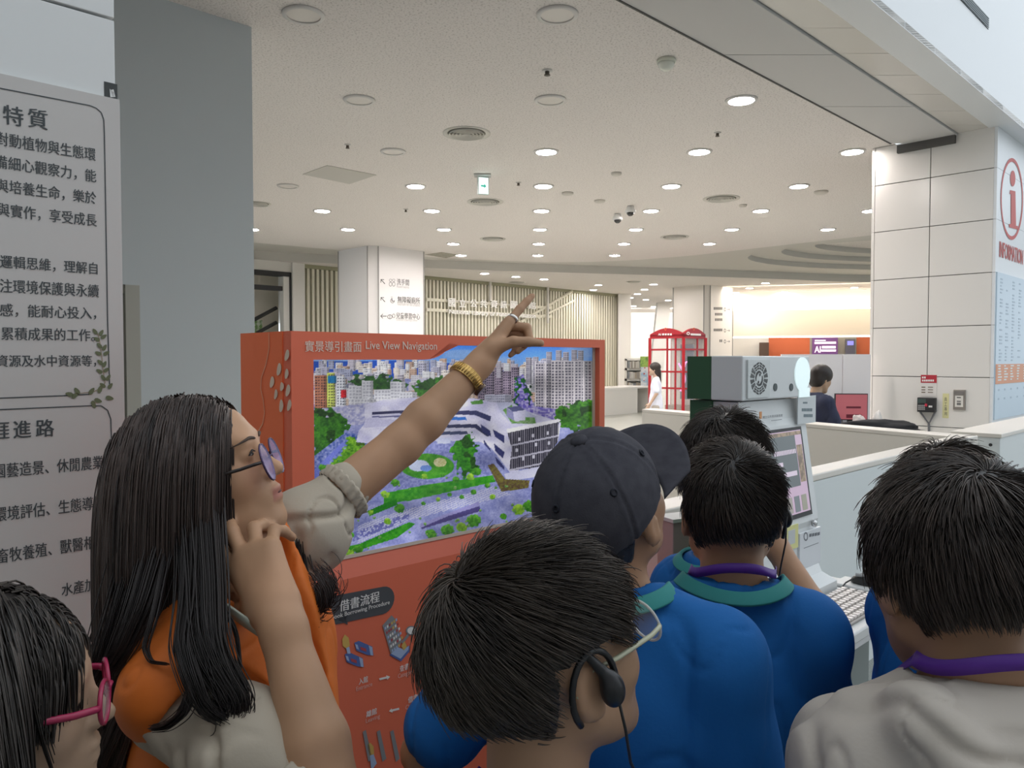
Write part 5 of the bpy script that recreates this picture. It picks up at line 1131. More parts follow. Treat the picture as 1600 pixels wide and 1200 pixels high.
def short_hair(parent, C, R, s, whorl, n=5200, bare=True, ln=.036, lift=.34, seed=1, tone=(.022, .017, .015), hi=(.085, .064, .050), nape=-.078, thick=.010):
    rg = np.random.default_rng(seed); T = lambda x, y, z: C + R @ (V3(x, y, z) * s)
    S = Vol(C - .15 * s, C + .15 * s, .0042)
    S.ell(T(0, -.014, .034), (np.array((.073, .095, .084)) + thick) * s, R, .01 * s); S.ell(T(0, -.055, -.03), np.array((.058, .045, .058)) * s, R, .03 * s)
    V, Q = S.surf(); L = (V - C) @ R / s
    def keep(L):
        k = (L[:, 1] < .024 + .62 * L[:, 2]) & (L[:, 2] > nape) & (L[:, 2] > -.052 - .5 * (L[:, 1] + .03))
        return k & ~(bare & (np.abs(L[:, 0]) > .05) & (L[:, 2] < .026) & (L[:, 1] > -.040) & (L[:, 1] < .03))
    kv = keep(L); Q2 = Q[kv[Q].all(1)]; used = np.unique(Q2); mp = np.full(len(V), -1); mp[used] = np.arange(len(used)); Vb = V[used] - vnormals(V, Q)[used] * .003; Qb = mp[Q2]
    Nn = vnormals(V, Q); roots = used[rg.integers(0, len(used), n)]
    P = V[roots] + rg.normal(0, .0022, (n, 3)) - Nn[roots] * .004; w = unit(np.array(whorl, float)); steps = 6
    cl = noise3((V[roots] - C) @ R / s * 62 + seed); L_ = ln * s * (0.65 + .6 * rg.random(n)) * (.75 + .5 * cl)
    low = np.clip((.030 - (P - C) @ R[:, 2] / s) / .06, 0, 1); L_ = L_ * (1 - .70 * low); out = [P.copy()]
    jit = rg.normal(0, .22, (n, 3)) + (np.stack([noise3(P * 70 + k * 9) for k in range(3)], 1) - .5) * 1.1
    for j in range(steps):
        q = (P - C) @ R / s - np.array((0, -.012, .03)); nl = q / np.array((.08, .1, .09)) ** 2; nl /= np.linalg.norm(nl, axis=1, keepdims=True)
        t = q / np.linalg.norm(q, axis=1, keepdims=True) - w; t -= nl * (t * nl).sum(1, keepdims=True); t /= np.linalg.norm(t, axis=1, keepdims=True) + 1e-6
        t = t + .45 * np.cross(nl, t); nw = nl @ R.T; tw = t @ R.T + np.array((0, 0, -.35)); tw -= nw * (tw * nw).sum(1, keepdims=True)
        tw /= np.linalg.norm(tw, axis=1, keepdims=True) + 1e-6; lf = lift * (1.5 - 1.6 * j / steps) * (1 - .55 * low)[:, None] if True else lift
        d = tw + nw * lf + jit * .22; d /= np.linalg.norm(d, axis=1, keepdims=True); P = P + d * (L_ / steps)[:, None]; out.append(P.copy())
    st = np.stack(out, 1); LL = (st - C) @ R / s
    hit = bare & ((np.abs(LL[..., 0]) > .055) & (LL[..., 1] > -.044) & (LL[..., 1] < .030) & (LL[..., 2] > -.055) & (LL[..., 2] < .034)).any(1); st = st[~hit]; cl = cl[~hit]; n = len(st)
    tv, tq = tubes(st, .00098 * s, .00025 * s); per = (steps + 1) * 3
    mixv = np.clip(rg.random(n) * .55 + cl * .55 - .12, 0, 1)[:, None]; sc_ = np.array(tone) * (1 - mixv) + np.array(hi) * mixv
    V_, Q_, C_ = join([(Vb, Qb, np.tile(np.array(tone) * .8, (len(Vb), 1))), (tv, tq, np.repeat(sc_, per, 0))])
    return np_mesh('hair', V_, Q_, HAIRM, parent, cols=C_)
def fold_mesh(name, S, m, parent, amp=.005, f=(11, 11, 5), cols=None):
    V, Q = S.surf(); V = cloth(V, Q, amp, f); return np_mesh(name, V, Q, m, parent)
def stand(name, label, HC, yaw, pitch=0.0, s=1.0, byaw=None, roll=0.0, skin=(.42, .235, .135), shirt=None, arms=None, hairfn=None, hood=False, collar=None, lanyard=None, res=.0058, sleeve=.75, fine=True, neck=.158, pants=None, lean=(0, 0), slr=1.0, wide=1.0, cat='person'):
    """a clothed standing figure whose head centre is HC; arms: {side: (elbow, wrist[, dir, palm, thumb, curl])} in body coordinates from the neck base"""
    R = rotm(yaw, pitch, roll); B = rotm(yaw if byaw is None else byaw); rt, fw, up = B[:, 0], B[:, 1], B[:, 2]
    Nb = HC - R[:, 2] * .085 * s - R[:, 1] * .022 * s - ZD * (neck - .085) * s - fw * .012 * s
    X = lambda x, y, z: Nb + (rt * x + fw * y + up * z) * s + (V3(lean[0], lean[1], 0) * (z / -.5) if z < 0 else 0)
    e = empty(name, (Nb[0], Nb[1], 0), label, cat)
    lo = np.minimum(HC, Nb) - .5 * s; hi = HC + .5 * s; lo[2] = max(.02, Nb[2] - .95 * s); hi[2] = HC[2] + .14 * s
    A = {-1: ((-.205 * wide, -.02, -.30), (-.20 * wide, .10, -.50)), 1: ((.205 * wide, -.02, -.30), (.20 * wide, .10, -.50))}
    A.update(arms or {})
    pts = [X(*A[q][j]) for q in (-1, 1) for j in (0, 1)]
    for p in pts: lo = np.minimum(lo, p - .2 * s); hi = np.maximum(hi, p + .2 * s)
    hi[2] = max(HC[2] + .14 * s, max(p[2] for p in pts) + .16 * s)
    ctr = (HC[:2] + Nb[:2]) / 2; lo[:2] = np.maximum(lo[:2], ctr - .62); hi[:2] = np.minimum(hi[:2], ctr + .62)
    S = Vol(lo, hi, res); T = head(S, HC, R, s, face=fine)
    S.cone(T(0, -.022, -.045), X(0, 0, .02), .050 * s, .052 * s, .02 * s)
    def torso(S, g, kk=.03):
        for q in (-1, 1): S.cone(X(q * .02, -.012, -.02), X(q * .135 * wide, -.012, -.062), (.040 + g) * s, (.040 + g) * s, kk * s); S.ell(X(q * .150 * wide, -.008, -.082), (.052 + g) * s, None, kk * s)
        S.ell(X(0, -.006, -.18), np.array((.148 * wide + g, .092 + g, .165 + g)) * s, B, kk * s); S.ell(X(0, .0, -.36), np.array((.132 * wide + g, .092 + g, .17 + g)) * s, B, kk * s); S.ell(X(0, -.005, -.52), np.array((.142 * wide + g, .10 + g, .11 + g)) * s, B, kk * s)
    torso(S, 0)
    for q in (-1, 1):
        a = A[q]; sh, el, wr = X(q * .158 * wide, -.008, -.085), X(*a[0]), X(*a[1])
        S.cone(sh, el, .040 * s, .033 * s, .02 * s); S.cone(el, wr, .034 * s, .023 * s, .012 * s)
        d = unit(wr - el) if len(a) < 3 else unit(B @ V3(*a[2])); pn = unit(-rt * q) if len(a) < 4 else unit(B @ V3(*a[3])); tt = fw if len(a) < 5 else unit(B @ V3(*a[4]))
        hand(S, wr + d * .012, d, pn, tt, s * .92, a[5] if len(a) > 5 else [(.25, .35, .25)] * 4, ((.6, .3, .7), (.9, .3, .3), (1, .2, .1)))
        S.cone(X(q * .075, -.005, -.55), X(q * .082, .01, -.86), .075 * s, .05 * s, .03 * s)
    S.cut(V3(0, 0, lo[2] + .02), V3(0, 0, -1))
    V, Q = S.surf(); np_mesh('body', V, Q, SKIN, e, cols=skin_cols(V, skin, yaw))
    # shirt
    S = Vol(lo, hi, res); torso(S, .017, .035)
    S.cone(X(0, 0, -.42), X(0, 0, -.56), .128 * s * wide, .138 * s * wide, .04 * s)
    for q in (-1, 1):
        a = A[q]; sh, el = X(q * .155 * wide, -.008, -.085), X(*a[0]); en = sh + (el - sh) * sleeve
        S.cone(sh, en, .060 * s * slr, .066 * s * slr, .04 * s); S.cut(en + unit(el - sh) * .02 * s, unit(el - sh)) if False else None
    S.ell(T(0, -.02, -.115), np.array((.062, .066, .055)) * s, None, .008 * s, 'sub'); S.ell(X(0, .03, .03), np.array((.070, .085, .048)) * s, B, .01 * s, 'sub')
    if hood:
        S.cone(X(-.10, -.075, -.005), X(0, -.115, -.14), .035 * s, .05 * s, .03 * s); S.cone(X(.10, -.075, -.005), X(0, -.115, -.14), .035 * s, .05 * s, .03 * s); S.ell(X(0, -.085, -.08), np.array((.10, .04, .09)) * s, B, .03 * s)
        S.cone(X(-.105, -.05, .0), X(.0, -.075, -.012), .022 * s, .018 * s, .02 * s); S.cone(X(.105, -.05, .0), X(.0, -.075, -.012), .022 * s, .018 * s, .02 * s)
    Vs, Qs = S.surf(); Vs = cloth(Vs, Qs, .010 if hood else .007, (11, 11, 5)); np_mesh('hooded_shirt' if hood else 'shirt', Vs, Qs, shirt, e)
    if hood:
        Lb = (Vs - Nb) @ B / s
        def on_back(x, z):
            m = (np.abs(Lb[:, 0] - x) < .012) & (np.abs(Lb[:, 2] - z) < .012); q = Vs[m]; return q[Lb[m][:, 1].argmin()] - fw * .0015 if len(q) else None
        def seam(name, path, r, m_):
            q = [on_back(*a) for a in path]; q = [a for a in q if a is not None]; q = [q[0]] + [(q[k - 1] + q[k] * 2 + q[k + 1]) / 4 for k in range(1, len(q) - 1)] + [q[-1]]; MB().tube(q, r, 6).build(name, m_, e, smooth=True)
        SG = mat('seam_bluegrey', (.36, .40, .38), .8); SD_ = mat('seam_beige', (.40, .36, .31), .85)
        seam('hood_seam', [(.055 + .0035 * k, -.012 - .016 * k) for k in range(15)], .0026, SG)
        seam('hood_edge', [(-.085 + .010 * k, -.02 - .017 * k) for k in range(14)], .0022, SD_); seam('hood_edge', [(-.115 + .004 * k, -.03 - .017 * k) for k in range(8)] + [(-.083 + .012 * k, -.17 - .010 * k) for k in range(9)], .0022, SD_); seam('shoulder_seam', [(-.135 - .003 * k, -.05 - .016 * k) for k in range(9)], .0018, SD_)
    if collar is not None:
        n = 40; P = []
        for k in range(n):
            t = 2 * math.pi * k / n; c_, s_ = math.cos(t), math.sin(t); P.append(X(.088 * c_, -.006 + .082 * s_, .016 * c_ * c_ - .002 - .040 * max(s_, 0) + .006 * max(-s_, 0)))
        mb = MB(); U = [unit(ZD * .8 + (X(0, 0, 0) - p) * V3(1, 1, 0) * 8 * 1.0) for p in P]; mb.band(P + [P[0]], U + [U[0]], .024 * s, .007 * s); mb.build('collar', collar, e, smooth=True, bev=.002)
    if lanyard is not None:
        P = []; n = 26
        for k in range(n):
            t = math.pi * (1.0 + k / (n - 1)); P.append(X(.070 * math.cos(t), -.002 + .068 * math.sin(t), .046 - .018 * abs(math.cos(t)) ** 3 + .003 * math.sin(3 * t)))
        P = [X(-.045, .128, -.26), X(-.062, .102, -.11), X(-.068, .055, -.02)] + P + [X(.068, .055, -.02), X(.062, .102, -.11), X(.045, .128, -.26)]
        U = [unit(ZD * 1.0 + V3(*(Nb - p)) * 1.5 + rt * .25 * math.sin(k * .5)) if 2 < k < len(P) - 3 else unit(rt + ZD * .1) * (1 if k > 6 else 1) for k, p in enumerate(P)]
        for k in range(1, len(U)):
            if U[k] @ U[k - 1] < 0: U[k] = -U[k]
        mb = MB(); mb.band(P, U, .016 * s, .0016); mb.build('lanyard', lanyard, e, smooth=True)
    # trousers and shoes
    hip = X(0, 0, -.52)[2]; tr = Vol(np.r_[lo[:2], .03], np.r_[hi[:2], hip + .12], .011); tr.ell(X(0, -.005, -.535), np.array((.152 * wide, .112, .105)) * s, B, .03)
    base = np.array([Nb[0] + lean[0] * 1.05, Nb[1] + lean[1] * 1.05, 0]); sm = MB()
    for q in (-1, 1):
        ft = base + rt * q * .085 * s; ft[2] = .07; kn = (X(q * .08, .0, -.55) + ft) / 2 + fw * .012; tr.cone(X(q * .076, 0, -.56), kn, .088 * s, .068 * s, .03); tr.cone(kn, ft, .068 * s, .058 * s, .02)
        sh = Vol(ft - .24, ft + .24, .009); g = ft * [1, 1, 0]; sh.cone(g + ZD * .045 - fw * .05, g + ZD * .035 + fw * .13, .042, .034, .02); sh.cone(g + ZD * .05 - fw * .03, g + ZD * .08, .04, .045, .02); sh.cut(g + ZD * .0, V3(0, 0, -1)); v, qd = sh.surf(); np_mesh('shoe', v, qd, SHOE, e)
    fold_mesh('trousers', tr, pants or PANT, e, .004)
    if hairfn: hairfn(e, HC, R, s)
    return e, HC, R, s, T, X, B
PANT = mat('trousers_dark', (.02, .022, .03), .8); SHOE = mat('shoe_grey', (.12, .12, .13), .6)
def earpiece(e, T, R, s, side=1, cable=True):
    bl = EARM; q = side
    pts = [T(q * (.084 + .003 * math.sin(a)), -.010 + .027 * math.cos(a), -.004 + .040 * math.sin(a)) for a in np.linspace(-.15, math.pi * 1.22, 16)]
    hk = MB().tube(pts, .0032 * s, 8).build('ear_hook', bl, e, smooth=True)
    S = Vol(T(q * .09, .0, 0) - .05, T(q * .09, 0, 0) + .05, .0022); S.ell(T(q * .093, .004, -.006), np.array((.011, .012, .017)) * s, R, .004); S.cone(T(q * .09, .002, .008), T(q * .084, -.012, .034), .006 * s, .004 * s, .006); v, qd = S.surf(); np_mesh('earbud', v, qd, bl, hk)
    if cable:
        c = [T(q * .094, .008, -.018), T(q * .094, .010, -.05), T(q * .088, .014, -.09), T(q * .085, .03, -.14), T(q * .08, .05, -.20), T(q * .06, .085, -.27)]
        MB().tube(c, .0016 * s, 6).build('cable', bl, hk, smooth=True)
EARM = mat('earpiece_black', (.014, .014, .016), .35)
def glasses(e, T, R, s, rim, lens, temple, w=.024, h=.021, cz=0.0, cy=.113, r=.0011, tr=.0018, wrap=.006):
    rm = MB(); lm = MB(); tmb = MB()
    for q in (-1, 1):
        ring_ = [T(q * .033 + w * math.cos(t), cy - wrap * abs(q * .033 + w * math.cos(t)) / .05, cz + h * math.sin(t)) for t in np.linspace(0, 2 * math.pi, 33)[:-1]]
        rm.tube(ring_, r * s, 6, closed=True); lm.prism(ring_, R[:, 1] * .0012)
        tmb.tube([T(q * (.033 + w), cy - .002 - wrap, cz + .004), T(q * (.033 + w + .004), cy - .012, cz + .005), T(q * .070, cy - .030, cz + .006), T(q * .077, .03, cz + .010), T(q * .079, -.005, cz + .014), T(q * .079, -.028, cz - .002)], [tr * s, tr * s, tr * s, tr * s, tr * s * .8, tr * s * .7], 6)
    rm.tube([T(-.0105, cy - .001, cz + .004), T(0, cy + .002, cz + .007), T(.0105, cy - .001, cz + .004)], r * s, 6)
    g_ = rm.build('glasses', rim, e, smooth=True); lm.build('lens', lens, g_); tmb.build('temple', temple, g_, smooth=True)
# ------------------------------------------------------------------ the people
BLUE = mat('shirt_blue', (.014, .135, .42), .75, bump=(220, .25, .001), spec=.2); TEAL = mat('collar_teal', (.03, .26, .25), .75); PURP = mat('lanyard_purple', (.10, .02, .30), .5)
BEIGE = mat('shirt_beige', (.56, .50, .44), .8, bump=(200, .2, .001), spec=.2); NAVY = mat('shirt_navy', (.022, .028, .065), .8); WHITE_S = mat('shirt_white', (.74, .77, .88), .8)
def sh(whorl=(-.1, -.5, .86), **k): return lambda e, C, R, s: short_hair(e, C, R, s, whorl, **k)
r_ = math.radians
# boy in front with clear glasses and an ear hook
b3 = stand('person', 'dark-haired boy in the foreground with clear glasses and a black ear hook', atY(852, 1022, .755), r_(54), r_(13), .98, byaw=r_(28), shirt=BLUE, collar=None, lanyard=PURP, res=.0046, hairfn=sh((-.26, -.58, .77), n=11500, ln=.044, seed=3, nape=-.096, hi=(.115, .088, .068)), skin=(.42, .25, .155))
earpiece(b3[0], b3[4], b3[2], 1.0)
glasses(b3[0], b3[4], b3[2], 1.0, mat('clear_rim', (.75, .75, .72), .15, alpha=.6), mat('clear_lens', (.9, .92, .92), .05, alpha=.12), mat('clear_temple', (.50, .50, .36), .25), w=.027, h=.021, cz=-.002, r=.0016, tr=.0026)
# boy with the navy cap
b4 = stand('person', 'boy wearing a faded navy baseball cap and a blue shirt with teal collar', atY(946, 800, 1.0), r_(36), r_(29), .90, byaw=r_(14), shirt=BLUE, collar=TEAL, hairfn=sh(n=2600, ln=.012, seed=5, lift=.1, thick=.004), arms={-1: ((-.29, -.01, -.27), (-.22, .17, -.30)), 1: ((.19, -.0, -.30), (.15, .15, -.40))}, wide=.97, neck=.12)
def cap_hat(e, C, R, s):
    T = lambda x, y, z: C + R @ (V3(x, y, z) * s); S = Vol(C - .16, C + .17, .0042)
    S.ell(T(0, -.012, .035), np.array((.086, .108, .098)) * s, R, .01); S.cut(T(0, 0, .010), -unit(R @ V3(0, -.10, 1)))
    V, Q = S.surf(); L = (V - C) @ R / s; ang = np.arctan2(L[:, 0], L[:, 1] + .012); seam = np.abs(((ang / (math.pi / 3)) + .5) % 1 - .5) * (math.pi / 3) * np.hypot(L[:, 0], L[:, 1])
    N = vnormals(V, Q); V = V + N * (-.0016 * np.exp(-(seam / .0025) ** 2) + .0012 * np.exp(-((seam - .006) / .003) ** 2) + .0016 * (noise3(V * 38) - .5))[:, None]
    e = np_mesh('cap', V, Q, CAPM, e)
    MB().lathe(T(0, -.012, .131), [(.011, .0), (.0105, .004), (.006, .007), (.001, .0075)], 16, X=R[:, 0], Y=R[:, 1], Z=R[:, 2]).build('top_button', CAPM, e, smooth=True)
    mb = MB()
    for k in range(6):
        a = math.pi / 3 * k; p = V3(.074 * math.sin(a), -.012 + .092 * math.cos(a), .087); q = p - V3(0, -.012, .035); nl = unit(q / np.array((.086, .108, .098)) ** 2); k2 = 1 / math.sqrt(sum((q / np.array((.086, .108, .098))) ** 2)); p = V3(0, -.012, .035) + q * k2
        xa = unit(np.cross(nl, (0, 0, 1))); ya = np.cross(nl, xa)
        mb.tube([T(*(p + (xa * math.cos(t) + ya * math.sin(t)) * .0042 + nl * .0005)) for t in np.linspace(0, 2 * math.pi, 13)[:-1]], .0016, 6, closed=True)
    mb.build('eyelets', mat('eyelet_dark', (.010, .011, .02), .8), e, smooth=True)
    # brim: curved shell
    n, m = 26, 9; vs = []; fs = []
    for lay in (0, 1):
        for i in range(n + 1):
            a = -1.12 + 2.24 * i / n
            for j in range(m + 1):
                t = j / m; x = (.090 + .006 * t) * math.sin(a) * (1 + .10 * t); y = -.012 + .104 * math.cos(a) + t * .098 * math.cos(a * .72); z = .012 + .010 * math.cos(a) * .4 - .55 * x * x * (1 + .8 * t) * 1.6 + .010 * t - .004 * lay + .004
                vs.append(T(x, y, z))
    o = (n + 1) * (m + 1)
    for i in range(n):
        for j in range(m): p = i * (m + 1) + j; fs += [[p, p + m + 1, p + m + 2, p + 1], [o + p, o + p + 1, o + p + m + 2, o + p + m + 1]]
    bd = [j for j in range(m + 1)] + [i * (m + 1) + m for i in range(1, n + 1)] + [n * (m + 1) + j for j in range(m - 1, -1, -1)] + [i * (m + 1) for i in range(n - 1, 0, -1)]
    for a, b in zip(bd, bd[1:] + bd[:1]): fs.append([a, b, o + b, o + a])
    MB().add(vs, fs).build('brim', CAPM, e, smooth=True)
    P = []
    for a in np.linspace(-1.0, -.25, 9):
        t = .07; x = (.090 + .006 * t) * math.sin(a) * (1 + .10 * t); y = -.012 + .104 * math.cos(a) + t * .098 * math.cos(a * .72); P.append(T(x, y, .022 + .004 * math.cos(a) - .55 * x * x * 1.7 + .010 * t))
    MB().tube(P, .0022, 6).build('white_piping', WHT, e, smooth=True)
CAPM = mat('cap_cloth', (.068, .066, .078), .85, noise=(60, (.050, .049, .060), .3, .7), bump=(500, .2, .001), spec=.15)
cap_hat(b4[0], b4[1], b4[2], b4[3])
# boy with purple lanyard facing the machine
b5 = stand('person', 'boy seen from behind with purple lanyard and blue shirt facing the grey machine', atY(1141, 803, 1.38), r_(10), r_(4), 1.05, byaw=r_(6), shirt=BLUE, collar=TEAL, lanyard=PURP, wide=.80, slr=.86, hairfn=sh((-.05, -.62, .78), n=7500, ln=.032, seed=7), arms={1: ((.185, .05, -.31), (.11, .22, -.28)), -1: ((-.185, .0, -.31), (-.15, .18, -.40))}, neck=.115)
earpiece(b5[0], b5[4], b5[2], 1.0)
# boy ahead of him, arm raised to the ear
b6 = stand('person', 'boy mostly hidden ahead of the purple lanyard boy, raising one bent arm', atY(1134, 733, 1.92), r_(24), r_(2), 1.15, byaw=r_(62), shirt=BLUE, collar=TEAL, wide=.74, hairfn=sh((.0, -.3, .95), n=4500, ln=.044, lift=.5, seed=9), arms={1: ((.185, .07, -.05), (.10, .06, .06), (-.5, .1, .85), (-.6, -.3, 0), (0, .6, .6))}, sleeve=.35, neck=.205)
# boy in the beige hooded shirt
b7 = stand('person', 'boy seen from behind in a pale beige hooded shirt with purple lanyard', atY(1496, 902, .86), r_(2), r_(-4), 1.04, byaw=r_(-4), shirt=BEIGE, hood=True, lanyard=PURP, res=.005, hairfn=sh((.02, -.42, .9), n=11500, bare=False, nape=-.092, ln=.046, seed=11, hi=(.100, .072, .058)), wide=.85, slr=.92, neck=.10)
# boy beyond the beige boy
b8 = stand('person', 'blue-shirted boy half hidden beyond the boy in the beige hooded shirt', atY(1480, 812, 1.20), r_(24), r_(-2), .95, byaw=r_(95), wide=.80, shirt=BLUE, hairfn=sh((-.3, -.2, .93), n=5600, bare=False, ln=.040, seed=13, hi=(.100, .075, .056)), lean=(.09, .03), neck=.115)
# staff member behind the desk, woman in white far away
def bob(e, C, R, s):
    T = lambda x, y, z: C + R @ (V3(x, y, z) * s); S = Vol(C - .16 * s, C + .16 * s, .008); S.ell(T(0, -.02, .04), np.array((.093, .110, .098)) * s, R, .01); S.ell(T(0, -.05, -.035), np.array((.086, .062, .075)) * s, R, .03); S.ell(T(0, .100, -.055), np.array((.095, .066, .095)) * s, R, .01, 'sub')
    v, q = S.surf(); np_mesh('hair', v, q, HAIRM, e, cols=np.tile((.022, .016, .014), (len(v), 1)))
def long_hair(e, C, R, s):
    bob(e, C, R, s)
    T = lambda x, y, z: C + R @ (V3(x, y, z) * s); S = Vol(C - .36, C + .2, .01); S.ell(T(0, -.06, -.03), np.array((.085, .06, .10)) * s, R, .03); S.cone(T(0, -.075, -.05), T(0, -.105, -.26), .065, .035, .03); v, q = S.surf(); np_mesh('long_hair', v, q, HAIRM, e, cols=np.tile((.02, .012, .01), (len(v), 1)))
stand('person', 'staff member in a navy shirt leaning over beside the red monitor', atY(1284, 592, 7.75), r_(72), r_(-22), 1.05, shirt=NAVY, hairfn=bob, res=.011, fine=False, arms={1: ((.21, .06, -.30), (.16, .26, -.42)), -1: ((-.2, .06, -.30), (-.15, .26, -.42))}, skin=(.45, .30, .2))
stand('person', 'woman in a loose white shirt walking before the red booth', atY(1022, 577, 15.6), r_(-78), 0, 1.06, shirt=WHITE_S, hairfn=long_hair, res=.013, fine=False, skin=(.5, .35, .26), pants=mat('trousers_pale', (.5, .46, .42), .8))
# ------------------------------------------------------------------ the guide in the orange vest
def guide():
    HC = atY(316, 742, 1.17); R = rotm(r_(85), r_(20), r_(2)); s = 1.0
    shR = atY(282, 1095, .985); shL = atY(436, 850, 1.29); Nb = V3(-.425, 1.135, 1.318)
    elR = atY(520, 1262, .90); wrR = atY(438, 968, 1.00); elL = atY(627, 694, 1.425); wrL = atY(752, 566, 1.52)
    e = empty('person', (-.42, 1.13, 0), 'woman guide in an orange vest pointing up while touching her cheek', 'person')
    rt = unit(shR - shL); fw = unit(np.cross(ZD, rt)); up = np.cross(rt, fw); B = np.stack([rt, fw, up], 1)
    X = lambda x, y, z: Nb + rt * x + fw * y + up * z
    low = lambda x, y, z: V3(-.42, 1.13, 0) + V3(0, -1, 0) * x + V3(1, 0, 0) * y + ZD * z      # upright frame below the chest
    S = Vol((-.74, .70, .80), (.10, 1.72, 1.79), .0036)
    T = head(S, HC, R, s)
    S.cone(T(0, -.024, -.05), Nb + V3(.005, 0, .0), .050, .056, .03); S.cone(T(0, .03, -.085), Nb + V3(.04, 0, -.01), .030, .045, .03)
    def torso(S, g, kk=.03):
        for q, a in ((1, shR), (-1, shL)): S.cone(Nb + rt * q * .03 - ZD * .015, a + V3(-.01, 0, .012), .040 + g, .040 + g, kk)
        S.ell(X(0, 0, -.17), np.array((.155, .10, .17)) + g, B, kk); S.ell(low(0, .01, 1.06), np.array((.12, .135, .16)) + g, None, kk); S.ell(low(0, .0, .90), np.array((.125, .15, .13)) + g, None, kk)
    torso(S, 0)
    S.cone(shR, elR, .045, .037, .02); m_ = elR + (wrR - elR) * .32; S.cone(elR, m_, .037, .041, .012); S.cone(m_, wrR, .041, .027, .012)
    S.cone(shL, elL, .046, .039, .02); m_ = elL + (wrL - elL) * .28; S.cone(elL, m_, .038, .039, .012); S.cone(m_, wrL, .039, .0255, .012)
    # raised left hand: index out, the others folded to the palm
    kL = atY(800, 500, 1.585); D = unit(kL - wrL); Pn = V3(.72, -.10, -.60); Tt = V3(.20, -1.0, .25)
    hand(S, wrL + D * .012, D, Pn, Tt, .97, [(.05, .05, .03), (1.05, 1.35, .8), (1.15, 1.35, .8), (1.2, 1.3, .8)], ((.62, .55, .38), (.55, .80, .12), (.50, .85, .05)), spread=.04)
    # right hand laid on the cheek
    kR = atY(403, 890, 1.05); D2 = unit(kR - wrR); Pn2 = V3(-.10, .95, .12); T2 = V3(-.9, -.1, .35)
    hand(S, wrR + D2 * .01, D2, Pn2, T2, 1.13, [(.0, .10, .12), (.06, .16, .18), (.28, .75, .45), (.45, .9, .5)], ((.75, .25, .6), (.9, .35, .2), (1, .3, .05)), spread=.15)
    V, Q = S.surf(); c = skin_cols(V, (.53, .30, .175), 5)
    L = (V - HC) @ R
    lip = np.exp(-((np.abs(L[:, 2] + .0645) / .0105) ** 4)) * (L[:, 1] > .090) * (np.abs(L[:, 0]) < .022); c = c * (1 - .7 * lip[:, None]) + np.array((.40, .11, .10)) * .7 * lip[:, None]
    ch = np.exp(-(((np.abs(L[:, 0]) - .042) / .02) ** 2 + ((L[:, 2] + .028) / .022) ** 2)) * (L[:, 1] > .02); c[:, 1] *= 1 - .12 * ch; c[:, 2] *= 1 - .12 * ch
    np_mesh('body', V, Q, SKIN, e, cols=c)
    # eyes, brows, lashes, open mouth
    def onf(x, z, off=.0008):
        m = (np.abs(L[:, 0] - x) < .004) & (np.abs(L[:, 2] - z) < .004) & (L[:, 1] > .02); return T(x, L[m][:, 1].max() + off, z)
    for q in (1, -1):
        S = Vol(T(q * .031, .078, .007) - .02, T(q * .031, .078, .007) + .02, .0012); S.ell(T(q * .0315, .0800, .0062), (.0105, .0122, .0046), R, .001); v, f = S.surf()
        Lc = (v - HC) @ R; ir = (np.hypot(Lc[:, 0] - q * .031, Lc[:, 2] - .0065) < .0052); cc = np.where(ir[:, None], (.02, .012, .008), (.30, .25, .22)); np_mesh('eye', v, f, mat('eye', (.6, .6, .6), .15, vcol='tone'), e, cols=cc)
        MB().tube([onf(q * (.031 + x), .0112 - x * x * 30 - .03 * max(x, 0), .0012) for x in np.linspace(-.011, .0130, 9)], [.0008, .0013, .0015, .0016, .0016, .0016, .0016, .0014, .0009], 6).build('eyelashes', mat('lash', (.015, .01, .01), .6), e, smooth=True)
        MB().tube([onf(q * (.031 + x), .0265 + .0035 * math.cos((x - .003) / .012)) for x in np.linspace(-.018, .024, 10)], [.0012, .0020, .0024, .0026, .0026, .0024, .0021, .0017, .0012, .0006], 6).build('eyebrow', mat('brow', (.09, .06, .045), .8), e, smooth=True)
    S = Vol(T(0, .095, -.064) - .03, T(0, .095, -.064) + .03, .0015); S.ell(T(0, .0945, -.0645), (.013, .0075, .0028), R, .001); v, f = S.surf(); np_mesh('open_mouth', v, f, mat('mouth_dark', (.10, .02, .02), .5), e)
    glasses(e, T, R, 1.0, mat('rim_violet', (.08, .05, .12), .25, .4), mat('lens_violet', (.50, .42, .78), .04, alpha=.38, spec=.8), mat('temple_dark', (.02, .012, .01), .3), w=.0245, h=.0285, cz=-.013, cy=.106, r=.0016, tr=.0027, wrap=.0)
    # blouse with puffed, gathered sleeves
    BL_ = mat('blouse_beige', (.50, .43, .34), .75, bump=(260, .2, .001), spec=.25)
    S = Vol((-.70, .72, .82), (.0, 1.52, 1.52), .0044); torso(S, .010)
    enR = shR + (elR - shR) * .80; S.cone(shR + V3(-.01, 0, -.01), shR + (elR - shR) * .45, .058, .070, .03); S.cone(shR + (elR - shR) * .45, enR, .069, .050, .03)
    enL = shL + (elL - shL) * .50; S.cone(shL + V3(0, 0, -.02), shL + (elL - shL) * .2 - ZD * .012, .066, .076, .03); S.cone(shL + (elL - shL) * .2 - ZD * .01, enL, .073, .050, .025)
    S.ell(Nb + V3(.03, 0, .03), (.075, .072, .07), None, .01, 'sub'); S.cone(Nb + V3(.07, 0, .02), Nb + V3(.13, .0, -.12), .045, .015, .01, 'sub')
    V, Q = S.surf(); V = cloth(V, Q, .014, (14, 14, 9)); np_mesh('blouse', V, Q, BL_, e)
